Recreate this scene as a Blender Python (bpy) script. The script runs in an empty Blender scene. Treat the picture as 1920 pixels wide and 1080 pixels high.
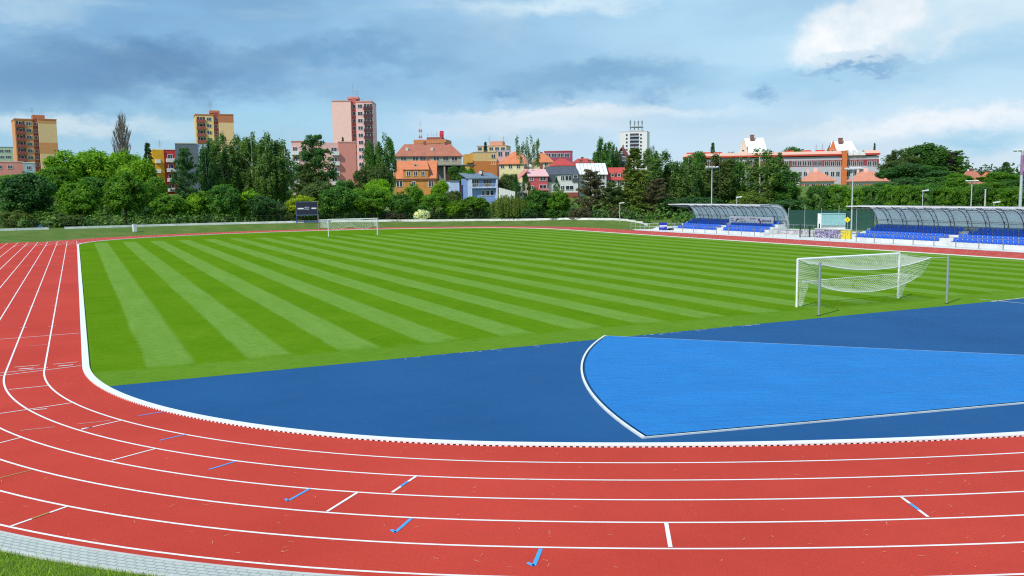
import bpy, math, random
import numpy as np
from mathutils import Vector, Matrix
random.seed(7); RNG = np.random.default_rng(7)
SC = bpy.context.scene
COL = SC.collection
R = math.radians

# ------------------------------------------------------------------ camera
CAM = np.array((-35.6618, -35.4796, 6.1102)); YAW, PIT, ROL, FPX = 0.45287, 0.106656, -0.011791, 1670.48
def basis():
    cy, sy, cp, sp = math.cos(YAW), math.sin(YAW), math.cos(PIT), math.sin(PIT)
    fw = np.array((sy*cp, cy*cp, -sp)); rt = np.array((cy, -sy, 0)); up = np.cross(rt, fw)
    c, s = math.cos(ROL), math.sin(ROL)
    return fw, c*rt + s*up, -s*rt + c*up
FW, RT, UP = basis()
def at(px, py, d):
    """point that lies d metres deep behind pixel px,py of the 1920x1080 survey photograph"""
    return CAM + d*(FW + (px-960)/FPX*RT - (py-540)/FPX*UP)
def ground_at(px, py, z=0.0):
    v = FW + (px-960)/FPX*RT - (py-540)/FPX*UP
    return CAM + v*((z-CAM[2])/v[2])
cd = bpy.data.cameras.new('camera'); cam = bpy.data.objects.new('camera', cd); COL.objects.link(cam)
cam.matrix_world = Matrix(((RT[0], UP[0], -FW[0], CAM[0]), (RT[1], UP[1], -FW[1], CAM[1]), (RT[2], UP[2], -FW[2], CAM[2]), (0, 0, 0, 1)))
cd.sensor_width = 36; cd.lens = FPX/1920*36; cd.clip_start = .1; cd.clip_end = 9000
SC.camera = cam

# ------------------------------------------------------------------ materials
def lin(c):
    if isinstance(c, str):
        c = [int(c[i:i+2], 16)/255 for i in (0, 2, 4)]
        return tuple(v/12.92 if v < .04045 else ((v+.055)/1.055)**2.4 for v in c)
    return tuple(c)
class NT:
    def __init__(s, tree): s.t = tree; s.n = tree.nodes; s.l = tree.links
    def node(s, typ, **kw):
        nd = s.n.new(typ)
        for k, v in kw.items():
            if k.startswith('i_'):
                key = k[2:].replace('_', ' ')
                s.put(nd.inputs[int(key) if key.isdigit() else key], v)
            else: setattr(nd, k, v)
        return nd
    def put(s, sock, v):
        if hasattr(v, 'is_output'): s.l.new(v, sock)
        elif isinstance(v, bpy.types.Node): s.l.new(v.outputs[0], sock)
        else: sock.default_value = v
    def math(s, op, a, b=0.0, c=0.0, clamp=False):
        nd = s.n.new('ShaderNodeMath'); nd.operation = op; nd.use_clamp = clamp
        for i, v in enumerate((a, b, c)): s.put(nd.inputs[i], v)
        return nd.outputs[0]
    def mix(s, f, a, b, typ='MIX'):
        nd = s.n.new('ShaderNodeMix'); nd.data_type = 'RGBA'; nd.blend_type = typ
        s.put(nd.inputs[0], f)
        for i, v in ((6, a), (7, b)):
            if isinstance(v, tuple) and len(v) == 3: v = (*v, 1)
            s.put(nd.inputs[i], v)
        return nd.outputs[2]
    def noise(s, vec, scale, detail=3, rough=.55, dist=0):
        nd = s.n.new('ShaderNodeTexNoise'); nd.inputs['Scale'].default_value = scale
        nd.inputs['Detail'].default_value = detail; nd.inputs['Roughness'].default_value = rough; nd.inputs['Distortion'].default_value = dist
        if vec is not None: s.put(nd.inputs['Vector'], vec)
        return nd.outputs[0]
    def rng(s, v, a, b, c=0.0, d=1.0, smooth=False):
        nd = s.n.new('ShaderNodeMapRange'); nd.interpolation_type = 'SMOOTHSTEP' if smooth else 'LINEAR'
        s.put(nd.inputs[0], v)
        for i, k in enumerate((a, b, c, d)): s.put(nd.inputs[i+1], k)
        return nd.outputs[0]
MATS = {}
def newmat(name):
    m = bpy.data.materials.new(name); m.use_nodes = True
    n = NT(m.node_tree); b = m.node_tree.nodes['Principled BSDF']
    return m, n, b
def mat(name, col, rough=.7, scale=1.2, amp=.12, metal=0., spec=.4, bump=0., fine=0.):
    """painted / rendered surface with soft large-scale weathering and an optional fine grain"""
    if name in MATS: return MATS[name]
    m, n, b = newmat(name); c = lin(col)
    tc = n.node('ShaderNodeTexCoord').outputs['Object']
    v = n.rng(n.noise(tc, scale, 5, .6), .3, .7, 1-amp, 1+amp)
    if fine: v = n.math('MULTIPLY', v, n.rng(n.noise(tc, 60, 2), .3, .7, 1-fine, 1+fine))
    hue = n.mix(1., (*c, 1), n.node('ShaderNodeCombineColor', i_0=v, i_1=v, i_2=v).outputs[0], 'MULTIPLY')
    n.put(b.inputs['Base Color'], hue); b.inputs['Roughness'].default_value = rough
    b.inputs['Metallic'].default_value = metal; b.inputs['Specular IOR Level'].default_value = spec
    if bump:
        bp = n.node('ShaderNodeBump', i_Strength=bump, i_Height=n.noise(tc, 40, 3)); n.put(b.inputs['Normal'], bp.outputs[0])
    MATS[name] = m; return m

# ------------------------------------------------------------------ objects
def tag(o, label=None, cat=None, group=None, kind=None):
    for k, v in (('label', label), ('category', cat), ('group', group), ('kind', kind)):
        if v: o[k] = v
    return o
def empty(name, loc=(0, 0, 0), rz=0., parent=None):
    o = bpy.data.objects.new(name, None); COL.objects.link(o); o.location = Vector([float(v) for v in loc]); o.rotation_euler = (0, 0, rz); o.parent = parent
    o.empty_display_size = .3
    return o
class MB:
    def __init__(s): s.v = []; s.f = []; s.mi = []; s.sm = []
    def add(s, vs, fs, mi=0, smooth=False):
        k = len(s.v); s.v.extend([tuple(float(c) for c in q) for q in vs])
        for f in fs: s.f.append([i+k for i in f]); s.mi.append(mi); s.sm.append(smooth)
    def box(s, x0, x1, y0, y1, z0, z1, mi=0):
        s.add([(x0,y0,z0),(x1,y0,z0),(x1,y1,z0),(x0,y1,z0),(x0,y0,z1),(x1,y0,z1),(x1,y1,z1),(x0,y1,z1)],
              [(0,3,2,1),(4,5,6,7),(0,1,5,4),(1,2,6,5),(2,3,7,6),(3,0,4,7)], mi)
    def tube(s, pts, rad, n=6, mi=0, smooth=True, cap=True):
        pts = [np.array(p, float) for p in pts]
        if not hasattr(rad, '__len__'): rad = [rad]*len(pts)
        vs = []; prev = None
        for i, p in enumerate(pts):
            t = pts[min(i+1, len(pts)-1)] - pts[max(i-1, 0)]; t = t/(np.linalg.norm(t)+1e-9)
            if prev is None:
                a = np.array((0, 0, 1.)) if abs(t[2]) < .9 else np.array((1., 0, 0))
            else: a = prev
            u = a - t*np.dot(a, t); u /= np.linalg.norm(u)+1e-9; w = np.cross(t, u); prev = u
            for k in range(n):
                an = 2*math.pi*k/n; vs.append(p + rad[i]*(math.cos(an)*u + math.sin(an)*w))
        fs = []
        for i in range(len(pts)-1):
            for k in range(n): fs.append((i*n+k, i*n+(k+1) % n, (i+1)*n+(k+1) % n, (i+1)*n+k))
        s.add(vs, fs, mi, smooth)
        if cap:
            s.add(vs[:n], [tuple(range(n))[::-1]], mi); s.add(vs[-n:], [tuple(range(n))], mi)
    def prism(s, poly, axis_vec, mi=0):
        """closed outline poly (3d points) pushed along axis_vec"""
        n = len(poly); a = [np.array(p, float) for p in poly]; b = [p+np.array(axis_vec, float) for p in a]
        s.add(a+b, [tuple(range(n)), tuple(range(2*n-1, n-1, -1))] + [(i, i+n, (i+1) % n+n, (i+1) % n)[::-1] for i in range(n)], mi)
    def mesh(s, name, mats):
        me = bpy.data.meshes.new(name); me.from_pydata(s.v, [], s.f)
        if not isinstance(mats, (list, tuple)): mats = [mats]
        for m in mats: me.materials.append(m)
        me.polygons.foreach_set('material_index', s.mi); me.polygons.foreach_set('use_smooth', s.sm)
        me.update()
        return me
    def build(s, name, mats, parent=None, loc=None, fix=True):
        me = s.mesh(name, mats)
        if fix:
            import bmesh
            bm = bmesh.new(); bm.from_mesh(me); bmesh.ops.recalc_face_normals(bm, faces=bm.faces); bm.to_mesh(me); bm.free()
        return link(name, me, parent, loc)
def link(name, me, parent=None, loc=None):
    o = bpy.data.objects.new(name, me); COL.objects.link(o); o.parent = parent
    if loc is not None: o.location = Vector([float(v) for v in loc])
    return o

# ------------------------------------------------------------------ track geometry
R1, R2, ANG, LS = 19.449, 50.833, 1.02372, 92.37
WD = R1 + (R2-R1)*math.cos(ANG); C2 = (R1-R2)*math.sin(ANG)
def loop_points(step=.5):
    """closed inner edge of lane one: list of (point, outward normal)"""
    quarter = []
    n1 = max(4, int(R1*ANG/step)); n2 = max(4, int(R2*(math.pi/2-ANG)/step))
    for i in range(n1+1):
        a = ANG*i/n1; quarter.append(((WD-R1+R1*math.cos(a), R1*math.sin(a)), (math.cos(a), math.sin(a))))
    for i in range(1, n2+1):
        a = ANG+(math.pi/2-ANG)*i/n2; quarter.append(((R2*math.cos(a), C2+R2*math.sin(a)), (math.cos(a), math.sin(a))))
    out = []
    for (p, n) in quarter: out.append(((-p[0], -p[1]), (-n[0], -n[1])))             # near left
    for (p, n) in quarter[::-1][1:]: out.append(((p[0], -p[1]), (n[0], -n[1])))      # near right
    k = int(LS/2)
    for i in range(1, k): out.append(((WD, LS*i/k), (1, 0)))
    for (p, n) in quarter: out.append(((p[0], LS+p[1]), (n[0], n[1])))
    for (p, n) in quarter[::-1][1:]: out.append(((-p[0], LS+p[1]), (-n[0], n[1])))
    for i in range(k-1, 0, -1): out.append(((-WD, LS*i/k), (-1, 0)))
    return out
LOOP = loop_points()
def off_pt(i, o): (p, n) = LOOP[i % len(LOOP)]; return (p[0]+n[0]*o, p[1]+n[1]*o)
def ribbon(mb, o1, o2, z1, z2=None, i0=0, i1=None, mi=0):
    z2 = z1 if z2 is None else z2
    closed = i1 is None; i1 = len(LOOP) if closed else i1
    vs = []
    for i in range(i0, i1 + (0 if closed else 1)):
        a = off_pt(i, o1); b = off_pt(i, o2); vs += [(*a, z1), (*b, z2)]
    n = len(vs)//2; fs = [(2*k, 2*k+1, 2*((k+1) % n)+1, 2*((k+1) % n)) for k in range(n if closed else n-1)]
    mb.add(vs, fs, mi)
def track_off(x, y):
    sx = abs(x)
    if 0 <= y <= LS: return sx-WD
    Y = -y if y < 0 else y-LS
    a = math.atan2(Y, sx-(WD-R1))
    if a <= ANG and sx > WD-R1: return math.hypot(sx-(WD-R1), Y)-R1
    return math.hypot(sx, Y-C2)-R2
def loop_index(x, y):
    return min(range(len(LOOP)), key=lambda i: (LOOP[i][0][0]-x)**2+(LOOP[i][0][1]-y)**2)
def ss(a, b, x):
    t = min(1, max(0, (x-a)/(b-a))); return t*t*(3-2*t)
def terr(x, y):
    s = track_off(x, y) - 8.0
    if s < 0.8 and x > -WD: return -.012 if y < 0 else -.03
    if -47 < x <= -WD and -25 < y < 107: return -.03
    z = -.03
    z += ss(84, 98, y)*.95*ss(1.2, 10, s)
    z += ss(-60, 20, y)*(6*ss(25, 120, s) + 3.5*ss(120, 420, s))
    return z

# ------------------------------------------------------------------ sky, sun
SUN_EL = R(45); sun_h = -0.66*RT - 0.75*np.array((math.sin(YAW), math.cos(YAW), 0)); sun_h[2] = 0; sun_h /= np.linalg.norm(sun_h)
SUN = np.array((sun_h[0]*math.cos(SUN_EL), sun_h[1]*math.cos(SUN_EL), math.sin(SUN_EL)))
ld = bpy.data.lights.new('sun', 'SUN'); ld.energy = 3.9; ld.angle = R(.53); ld.color = (1, .955, .88)
sun = bpy.data.objects.new('sun', ld); COL.objects.link(sun); sun.rotation_euler = Vector(SUN).to_track_quat('Z', 'Y').to_euler(); sun.location = (-60, -60, 80)
w = bpy.data.worlds.new('World'); SC.world = w; w.use_nodes = True
n = NT(w.node_tree); n.n.clear()
sky = n.node('ShaderNodeTexSky', sky_type='NISHITA', sun_disc=False, sun_elevation=SUN_EL, sun_rotation=math.atan2(sun_h[0], sun_h[1]), air_density=1.0, dust_density=.6, ozone_density=2.2)
bg_sky = n.node('ShaderNodeBackground', i_Color=sky.outputs[0], i_Strength=.09)
geo = n.node('ShaderNodeTexCoord').outputs['Generated']
def dot(vec): return n.node('ShaderNodeVectorMath', operation='DOT_PRODUCT', i_0=geo, i_1=tuple(vec)).outputs['Value']
hf = (math.sin(YAW), math.cos(YAW), 0); hr = (math.cos(YAW), -math.sin(YAW), 0)
az = n.math('ARCTAN2', dot(hr), dot(hf)); el = n.math('ARCSINE', dot((0, 0, 1)))
# soft warp so that no cloud edge is a plain curve; clouds are flattened with height like a real deck
pv = n.node('ShaderNodeCombineXYZ', i_0=az, i_1=n.math('MULTIPLY', el, 1.9), i_2=0.0).outputs[0]
w1 = n.math('SUBTRACT', n.noise(pv, 7, 5, .6), .5); 
sh = n.node('ShaderNodeVectorMath', operation='ADD', i_0=pv, i_1=(3.7, 1.3, .5)).outputs[0]
w2 = n.math('SUBTRACT', n.noise(sh, 7, 5, .6), .5)
w3 = n.math('SUBTRACT', n.noise(sh, 26, 5, .65), .5)
w4 = n.math('SUBTRACT', n.noise(pv, 30, 5, .65), .5)
def blob(px, py, rx, ry, warp=.06, fine=.02, soft=.0, tilt=0.):
    u0 = math.atan((px-960)/FPX); v0 = math.atan((362-py)/FPX)
    du = n.math('ADD', n.math('SUBTRACT', az, u0), n.math('ADD', n.math('MULTIPLY', w1, warp), n.math('MULTIPLY', w3, fine)))
    dv = n.math('ADD', n.math('SUBTRACT', el, v0), n.math('ADD', n.math('MULTIPLY', w2, warp), n.math('MULTIPLY', w4, fine)))
    if tilt: dv = n.math('SUBTRACT', dv, n.math('MULTIPLY', du, tilt))
    a = n.math('DIVIDE', du, rx/FPX); b = n.math('DIVIDE', dv, ry/FPX)
    r = n.math('SQRT', n.math('ADD', n.math('MULTIPLY', a, a), n.math('MULTIPLY', b, b)))
    return n.rng(r, soft, 1.0, 1.0, 0.0, True)
def over(c, colr, m, k=1.0):
    return n.mix(n.math('MULTIPLY', m, k), c, lin(colr))
deck = n.noise(n.node('ShaderNodeVectorMath', operation='MULTIPLY', i_0=pv, i_1=(2.2, 3.6, 1)).outputs[0], 1.7, 7, .52, .3)
wisp = n.noise(n.node('ShaderNodeVectorMath', operation='MULTIPLY', i_0=sh, i_1=(2.0, 4.2, 1)).outputs[0], 3.2, 6, .55, .4)
# stratus deck: grey-blue on the left, brighter to the right
side = n.rng(n.math('ADD', az, n.math('MULTIPLY', w1, .25)), -.45, .5, 0, 1, True)
cl = n.mix(side, lin('86b6de'), lin('bbe1f6'))
cl = n.mix(n.rng(deck, .36, .66, 0, .55, True), cl, n.mix(side, lin('6d9dc9'), lin('98c9ec')))
cl = n.mix(n.rng(wisp, .50, .8, 0, .5, True), cl, lin('c6e1f1'))
B = blob
cl = over(cl, '4f7cab', B(320, 140, 360, 70, .12, .025), .8)
cl = over(cl, '6795c2', B(60, 170, 360, 95, .12, .03), .85)
cl = over(cl, '6b9bc6', B(640, 112, 360, 44, .12, .03), .7)
cl = over(cl, '6c9fca', B(1130, 152, 300, 44, .10, .03, 0, .02), .75)
cl = over(cl, '8dbfe2', B(1560, 165, 330, 60, .10, .03), .6)
cl = over(cl, 'b4d3e6', B(80, 50, 150, 36, .10, .04), .7)
cl = over(cl, 'ddf0f8', B(1050, 8, 330, 30, .10, .03), .7)
cl = over(cl, 'e2f4fb', B(1850, 40, 330, 120, .16, .03), .8)
# clearer air low on the left, pale bank of distant cloud along the horizon
cl = over(cl, '9dd2ee', B(520, 222, 420, 52, .10, .03), .85)
low = n.rng(n.math('ADD', el, n.math('MULTIPLY', w2, .05)), .045, .125, 1, 0, True)
cl = n.mix(n.math('MULTIPLY', low, .8), cl, n.mix(side, lin('acd8ef'), lin('d3e4f4')))
cl = over(cl, 'd8eaf4', B(130, 238, 330, 26, .05, .03), .8)
cl = over(cl, 'e3edf7', B(1000, 235, 330, 40, .08, .03), .75)
cl = over(cl, 'f2f6fa', B(1760, 255, 380, 32, .05, .04, 0, .05), .85)
cl = over(cl, 'eef5fa', B(1100, 218, 420, 14, .04, .02), .6)
cl = over(cl, 'b4d2e8', B(1330, 240, 260, 12, .05, .02), .5)
cl = over(cl, '95cdea', B(1830, 292, 140, 26, .05, .02), .85)
for (px, py, rx, ry, k) in ((950, 180, 62, 26, .85), (1062, 187, 30, 20, .7), (1212, 190, 40, 18, .6), (1425, 190, 44, 18, .75)):
    cl = over(cl, '76a6d0', B(px, py, rx, ry, .035, .05), k)
# one sunlit cumulus with a grey flat base; its billows come from an isotropic noise
iso = n.node('ShaderNodeCombineXYZ', i_0=az, i_1=el, i_2=.37).outputs[0]
bil = n.math('ADD', n.math('MULTIPLY', n.math('SUBTRACT', n.noise(iso, 17, 6, .58), .5), 1.5), n.math('MULTIPLY', n.math('SUBTRACT', n.noise(iso, 60, 4, .6), .5), .5))
cum = None
for (px, py, rx, ry) in ((1590, 98, 88, 50), (1655, 66, 66, 46), (1535, 118, 56, 34), (1690, 46, 30, 20), (1610, 125, 90, 28)):
    u0 = math.atan((px-960)/FPX); v0 = math.atan((362-py)/FPX)
    a_ = n.math('DIVIDE', n.math('SUBTRACT', az, u0), rx/FPX); b_ = n.math('DIVIDE', n.math('SUBTRACT', el, v0), ry/FPX)
    r_ = n.math('ADD', n.math('SQRT', n.math('ADD', n.math('MULTIPLY', a_, a_), n.math('MULTIPLY', b_, b_))), bil)
    q_ = n.rng(r_, .5, 1.2, 1, 0, True); cum = q_ if cum is None else n.math('MAXIMUM', cum, q_)
cl = over(cl, 'd3eaf6', B(1610, 108, 190, 80, .07, .05), .6)
cl = n.mix(n.math('MULTIPLY', cum, .92), cl, n.mix(n.rng(bil, -.35, .25), lin('fbfdfe'), lin('cfe2ef')))
cl = over(cl, '7babd3', B(1595, 153, 140, 17, .03, .05), .9)
cl = over(cl, 'b6d6ec', B(1600, 134, 110, 18, .04, .06), .6)
cl = over(cl, 'f4f8fb', B(1770, 108, 50, 34, .06, .06, 0, .7), .35)
bg_cl = n.node('ShaderNodeBackground', i_Color=cl, i_Strength=1.05)
gap = n.rng(n.math('ADD', deck, n.math('MULTIPLY', wisp, .4)), .58, .8, .97, .82, True)
gap = n.math('MULTIPLY', gap, n.rng(el, -.02, 0.0, 0, 1))
mx = n.node('ShaderNodeMixShader', i_0=gap, i_1=bg_sky.outputs[0], i_2=bg_cl.outputs[0])
wo = n.node('ShaderNodeOutputWorld', i_0=mx.outputs[0])
SC.view_settings.view_transform = 'Standard'; SC.view_settings.look = 'None'; SC.view_settings.exposure = 0; SC.view_settings.gamma = 1
SC.render.engine = 'CYCLES'; SC.cycles.use_denoising = False; SC.cycles.pixel_filter_type = 'BLACKMAN_HARRIS'; SC.cycles.filter_width = 1.15; SC.cycles.max_bounces = 6; SC.cycles.transparent_max_bounces = 12

# ------------------------------------------------------------------ ground surfaces
def ground_mat():
    m, n, b = newmat('rough_grass'); tc = n.node('ShaderNodeTexCoord').outputs['Object']
    v = n.noise(tc, .35, 6, .65); f = n.noise(tc, 9, 4, .7)
    c = n.mix(n.rng(v, .35, .68), lin((.085, .165, .022)), lin((.185, .225, .060)))
    c = n.mix(n.rng(f, .3, .75, 0, .8), c, lin((.06, .11, .018)))
    n.put(b.inputs['Base Color'], c); b.inputs['Roughness'].default_value = .9; b.inputs['Specular IOR Level'].default_value = .1
    n.put(b.inputs['Normal'], n.node('ShaderNodeBump', i_Strength=.6, i_Distance=.08, i_Height=f).outputs[0]); return m
def turf_mat():
    m, n, b = newmat('mown_turf'); tc = n.node('ShaderNodeTexCoord').outputs['Object']
    xyz = n.node('ShaderNodeSeparateXYZ', i_0=tc); x, y = xyz.outputs[0], xyz.outputs[1]
    long = n.node('ShaderNodeVectorMath', operation='MULTIPLY', i_0=tc, i_1=(1.0, .12, 1)).outputs[0]
    cross = n.node('ShaderNodeVectorMath', operation='MULTIPLY', i_0=tc, i_1=(.16, 1.0, 1)).outputs[0]
    n1 = n.noise(long, 1.3, 5, .65); n2 = n.noise(tc, 26, 3, .7); n3 = n.noise(tc, .22, 4, .6); n4 = n.noise(long, 7, 3, .7); n5 = n.noise(cross, 9, 4, .75)
    xs = n.math('ADD', x, n.math('ADD', n.math('MULTIPLY', n.math('SUBTRACT', n1, .5), .3), n.math('MULTIPLY', n.math('SUBTRACT', n2, .5), .5)))
    ph = n.math('FRACT', n.math('DIVIDE', n.math('ADD', xs, 33.75+3.52*20), 3.52))          # pale when .0-.47
    up = n.math('MULTIPLY', n.rng(ph, .0, .05, 0, 1, True), n.rng(ph, .45, .53, 1, 0, True))
    ys = n.math('ADD', y, n.math('MULTIPLY', n.math('SUBTRACT', n.noise(tc, .9, 4), .5), 1.6))
    body = n.math('MULTIPLY', n.rng(ys, -2.0, -.6, 0, 1, True), n.rng(ys, 97, 98.5, 1, 0, True))
    up = n.math('MULTIPLY', up, n.math('MULTIPLY', body, n.rng(n3, .25, .7, 1.0, .68)))
    head = n.rng(ys, -2.0, -1.2, .32, 0, True)                                                # turning strip by the blue area
    k = n.math('MAXIMUM', up, head)
    dk = n.mix(n.rng(n3, .3, .7), lin((.082, .192, .005)), lin((.114, .226, .009)))
    lt = n.mix(n.rng(n1, .3, .7), lin((.136, .266, .040)), lin((.178, .304, .060)))
    c = n.mix(k, dk, lt)
    c = n.mix(n.rng(n4, .5, .8, 0, .4), c, lin((.14, .22, .03)))
    g = n.math('MULTIPLY', n.rng(n2, .25, .75, .66, 1.34), n.rng(n5, .25, .75, .74, 1.26))
    c = n.mix(1., c, n.node('ShaderNodeCombineColor', i_0=g, i_1=g, i_2=g).outputs[0], 'MULTIPLY')
    n.put(b.inputs['Base Color'], c); b.inputs['Roughness'].default_value = .9; b.inputs['Specular IOR Level'].default_value = .0
    n.put(b.inputs['Normal'], n.node('ShaderNodeBump', i_Strength=.35, i_Distance=.03, i_Height=n2).outputs[0]); return m
def rubber_mat(name, c1, c2, worn, sheen=.25):
    m, n, b = newmat(name); tc = n.node('ShaderNodeTexCoord').outputs['Object']
    big = n.noise(tc, .18, 5, .6); mid = n.noise(tc, 1.6, 5, .65); grain = n.noise(tc, 95, 2, .6); gr2 = n.noise(tc, 32, 3, .7)
    c = n.mix(n.rng(big, .3, .7), lin(c1), lin(c2)); c = n.mix(n.rng(mid, .5, .8, 0, .3), c, lin(worn))
    g = n.math('MULTIPLY', n.rng(grain, .25, .75, .74, 1.26), n.rng(gr2, .25, .75, .84, 1.16))
    c = n.mix(1., c, n.node('ShaderNodeCombineColor', i_0=g, i_1=g, i_2=g).outputs[0], 'MULTIPLY')
    n.put(b.inputs['Base Color'], c); b.inputs['Roughness'].default_value = .8; b.inputs['Specular IOR Level'].default_value = sheen
    n.put(b.inputs['Normal'], n.node('ShaderNodeBump', i_Strength=.5, i_Distance=.004, i_Height=grain).outputs[0]); return m
def paint_mat(name, col, wear=.35):
    m, n, b = newmat(name); tc = n.node('ShaderNodeTexCoord').outputs['Object']
    c = n.mix(n.rng(n.noise(tc, 14, 5, .7), .56, .72, 0, wear), lin(col), lin((.5, .2, .17)))
    n.put(b.inputs['Base Color'], c); b.inputs['Roughness'].default_value = .6; return m
M_RED = rubber_mat('red_track', (.46, .046, .030), (.55, .060, .041), (.385, .047, .037), .06)
M_BLUE = rubber_mat('blue_rubber', (.012, .078, .215), (.018, .096, .255), (.034, .098, .225), .10)
M_WHITE = paint_mat('line_white', (.82, .82, .80)); M_LBLUE = paint_mat('line_blue', (.05, .34, .78), .15); M_FADED = paint_mat('line_faded', (.62, .36, .34), .8)
M_OCHRE = paint_mat('line_ochre', (.42, .22, .06), .6)
M_ALU = mat('kerb_white', (.80, .80, .79), .5, 2, .05); M_DARK = mat('slot_dark', (.02, .012, .012), .9)
M_TURF = turf_mat(); M_ROUGH = ground_mat()

# terrain: one sheet to the horizon, finer near the stadium
def axis(lo, hi, step, far):
    a = [lo]
    while a[-1] < hi: a.append(a[-1]+step)
    g = step
    while a[-1] < far: g *= 1.22; a.append(a[-1]+g)
    g = step; b = [lo]
    while b[0] > -far: g *= 1.22; b.insert(0, b[0]-g)
    return b[:-1]+a
xs = axis(-75, 95, 2.5, 4500); ys = axis(-60, 180, 2.5, 5000)
vs = [(x, y, terr(x, y)) for y in ys for x in xs]; nx = len(xs)
g = MB(); g.add(vs, [(j*nx+i, j*nx+i+1, (j+1)*nx+i+1, (j+1)*nx+i) for j in range(len(ys)-1) for i in range(nx-1)], 0, True)
tag(g.build('ground', M_ROUGH), kind='structure')

# infield turf, blue curve area
YB = -4.12
inner = [off_pt(i, -.225) for i in range(len(LOOP))]
def clip(poly, keep_above):
    out = []
    for i in range(len(poly)):
        a, b = poly[i], poly[(i+1) % len(poly)]
        ia = (a[1] >= YB) == keep_above; ib = (b[1] >= YB) == keep_above
        if ia: out.append(a)
        if ia != ib:
            t = (YB-a[1])/(b[1]-a[1]); out.append((a[0]+t*(b[0]-a[0]), YB))
    return out
g = MB(); p = clip(inner, True); g.add([(*q, .004) for q in p], [tuple(range(len(p)))]); tag(g.build('infield_grass', M_TURF), kind='structure')
g = MB(); p = clip(inner, False); g.add([(*q, .002) for q in p], [tuple(range(len(p)))]); tag(g.build('infield_surface', M_BLUE), kind='structure')
g = MB(); ribbon(g, -.02, 7.54, .004); tag(g.build('running_track', M_RED), kind='structure')
g = MB(); g.add([(-45.95, -2, 0), (-WD-.05, -2, 0), (-WD-.05, 106, 0), (-45.95, 106, 0)], [(0, 1, 2, 3)]); tag(g.build('sprint_straight', M_RED), kind='structure')

# painted markings
ZM = .008; mk = MB()     # material slots: white, light blue, faded, ochre
LW = .029
for k in range(1, 7): ribbon(mk, 1.22*k-LW, 1.22*k+LW, ZM)
def stroke(a, b, wdt=.05, mi=0, z=ZM+.004):
    a = np.array(a[:2], float); b = np.array(b[:2], float); t = (b-a)/np.linalg.norm(b-a); nn = np.array((-t[1], t[0]))*wdt/2
    mk.add([(*(a-nn), z), (*(b-nn), z), (*(b+nn), z), (*(a+nn), z)], [(0, 1, 2, 3)], mi)
for k in range(0, 9):
    x = -WD-1.22*k
    stroke((x, LS-1 if k <= 6 else -2), (x, 105.4), 2*LW, 0, ZM+.002*(k > 0))
stroke((-WD-9.76, 105.4), (-WD, 105.4), .05)
def lane_bar(x, y, k, mi=0, wdt=.055, part=(0, 1), skew=0):
    """bar across lane k through the loop normal nearest to x,y"""
    i = loop_index(x, y); a = off_pt(i, 1.22*(k-1)+LW+(1.22-2*LW)*part[0]); b = off_pt(i, 1.22*(k-1)+LW+(1.22-2*LW)*part[1])
    stroke(a, b, wdt, mi)
def bar(p0, p1, mi=0, wdt=.055):
    stroke(ground_at(*p0), ground_at(*p1), wdt, mi)
# measured bars on the bend and the straight (surveyed positions on the ground)
for p0, p1, mi, wd in (((781, 893), (735, 924), 0, .06), ((672, 923), (613, 960), 0, .06), ((1249, 981), (1257, 1027), 0, .075), ((1690, 933), (1740, 970), 0, .06),
        ((293, 841.5), (209, 864), 0, .055), ((231, 788), (152, 806), 0, .05), ((141, 755), (0, 776), 0, .05), ((127, 950), (19, 988), 0, .06), ((61, 881.5), (0, 897), 3, .05),
        ((39, 821), (0, 831), 0, .05), ((95, 723), (17, 731), 0, .05), ((148, 625), (0, 636.5), 0, .05), ((152, 686), (0, 705), 0, .05), ((90, 690), (0, 700), 0, .05),
        ((146, 679), (100, 683.5), 0, .05), ((137, 684.5), (109, 687), 0, .09), ((74, 685), (27, 689), 0, .05), ((63, 690.5), (35, 692.5), 0, .09), ((92, 646), (52, 649.5), 2, .045),
        ((88, 767), (62, 769), 0, .06), ((176, 801), (153, 804.5), 0, .06), ((147, 495), (0, 501), 2, .06),
        ((310, 772), (260, 780), 1, .05), ((349, 815), (299, 826.5), 1, .05), ((441, 866), (392, 881), 1, .055), ((581, 917), (540, 940), 1, .06), ((540, 940), (535, 936), 1, .06),
        ((771, 973), (741, 999), 1, .065), ((741, 999), (733, 994), 1, .065), ((1014, 1030), (1001, 1062), 1, .07), ((1001, 1062), (989, 1056), 1, .07),
        ((207, 789), (144, 796), 2, .04), ((103, 801), (38, 808), 2, .04), ((1836, 561), (1990, 576), 0, .06), ((1859, 566), (1990, 550), 0, .06)):
    bar(p0, p1, mi, wd)
q0, q1 = ground_at(781, 893), ground_at(735, 924)
stroke(q0+(q1-q0)*.36, q0+(q1-q0)*.66, .064, 1, ZM+.008)
q0, q1 = ground_at(1690, 933), ground_at(1740, 970)
stroke(q0+(q1-q0)*.34, q0+(q1-q0)*.66, .064, 1, ZM+.008)
q0, q1 = ground_at(127, 950), ground_at(19, 988)
stroke(q0+(q1-q0)*.33, q0+(q1-q0)*.64, .064, 3, ZM+.008)
for y in np.arange(12, 90, 9.1):                 # little hurdle ticks on the lane lines
    for k in range(1, 8):
        yy = y+k*.13; stroke((-WD-1.22*k-.16, yy), (-WD-1.22*k+.16, yy), .045, 0, ZM+.008)
tag(mk.build('track_markings', [M_WHITE, M_LBLUE, M_FADED, M_OCHRE]), kind='structure')

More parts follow.
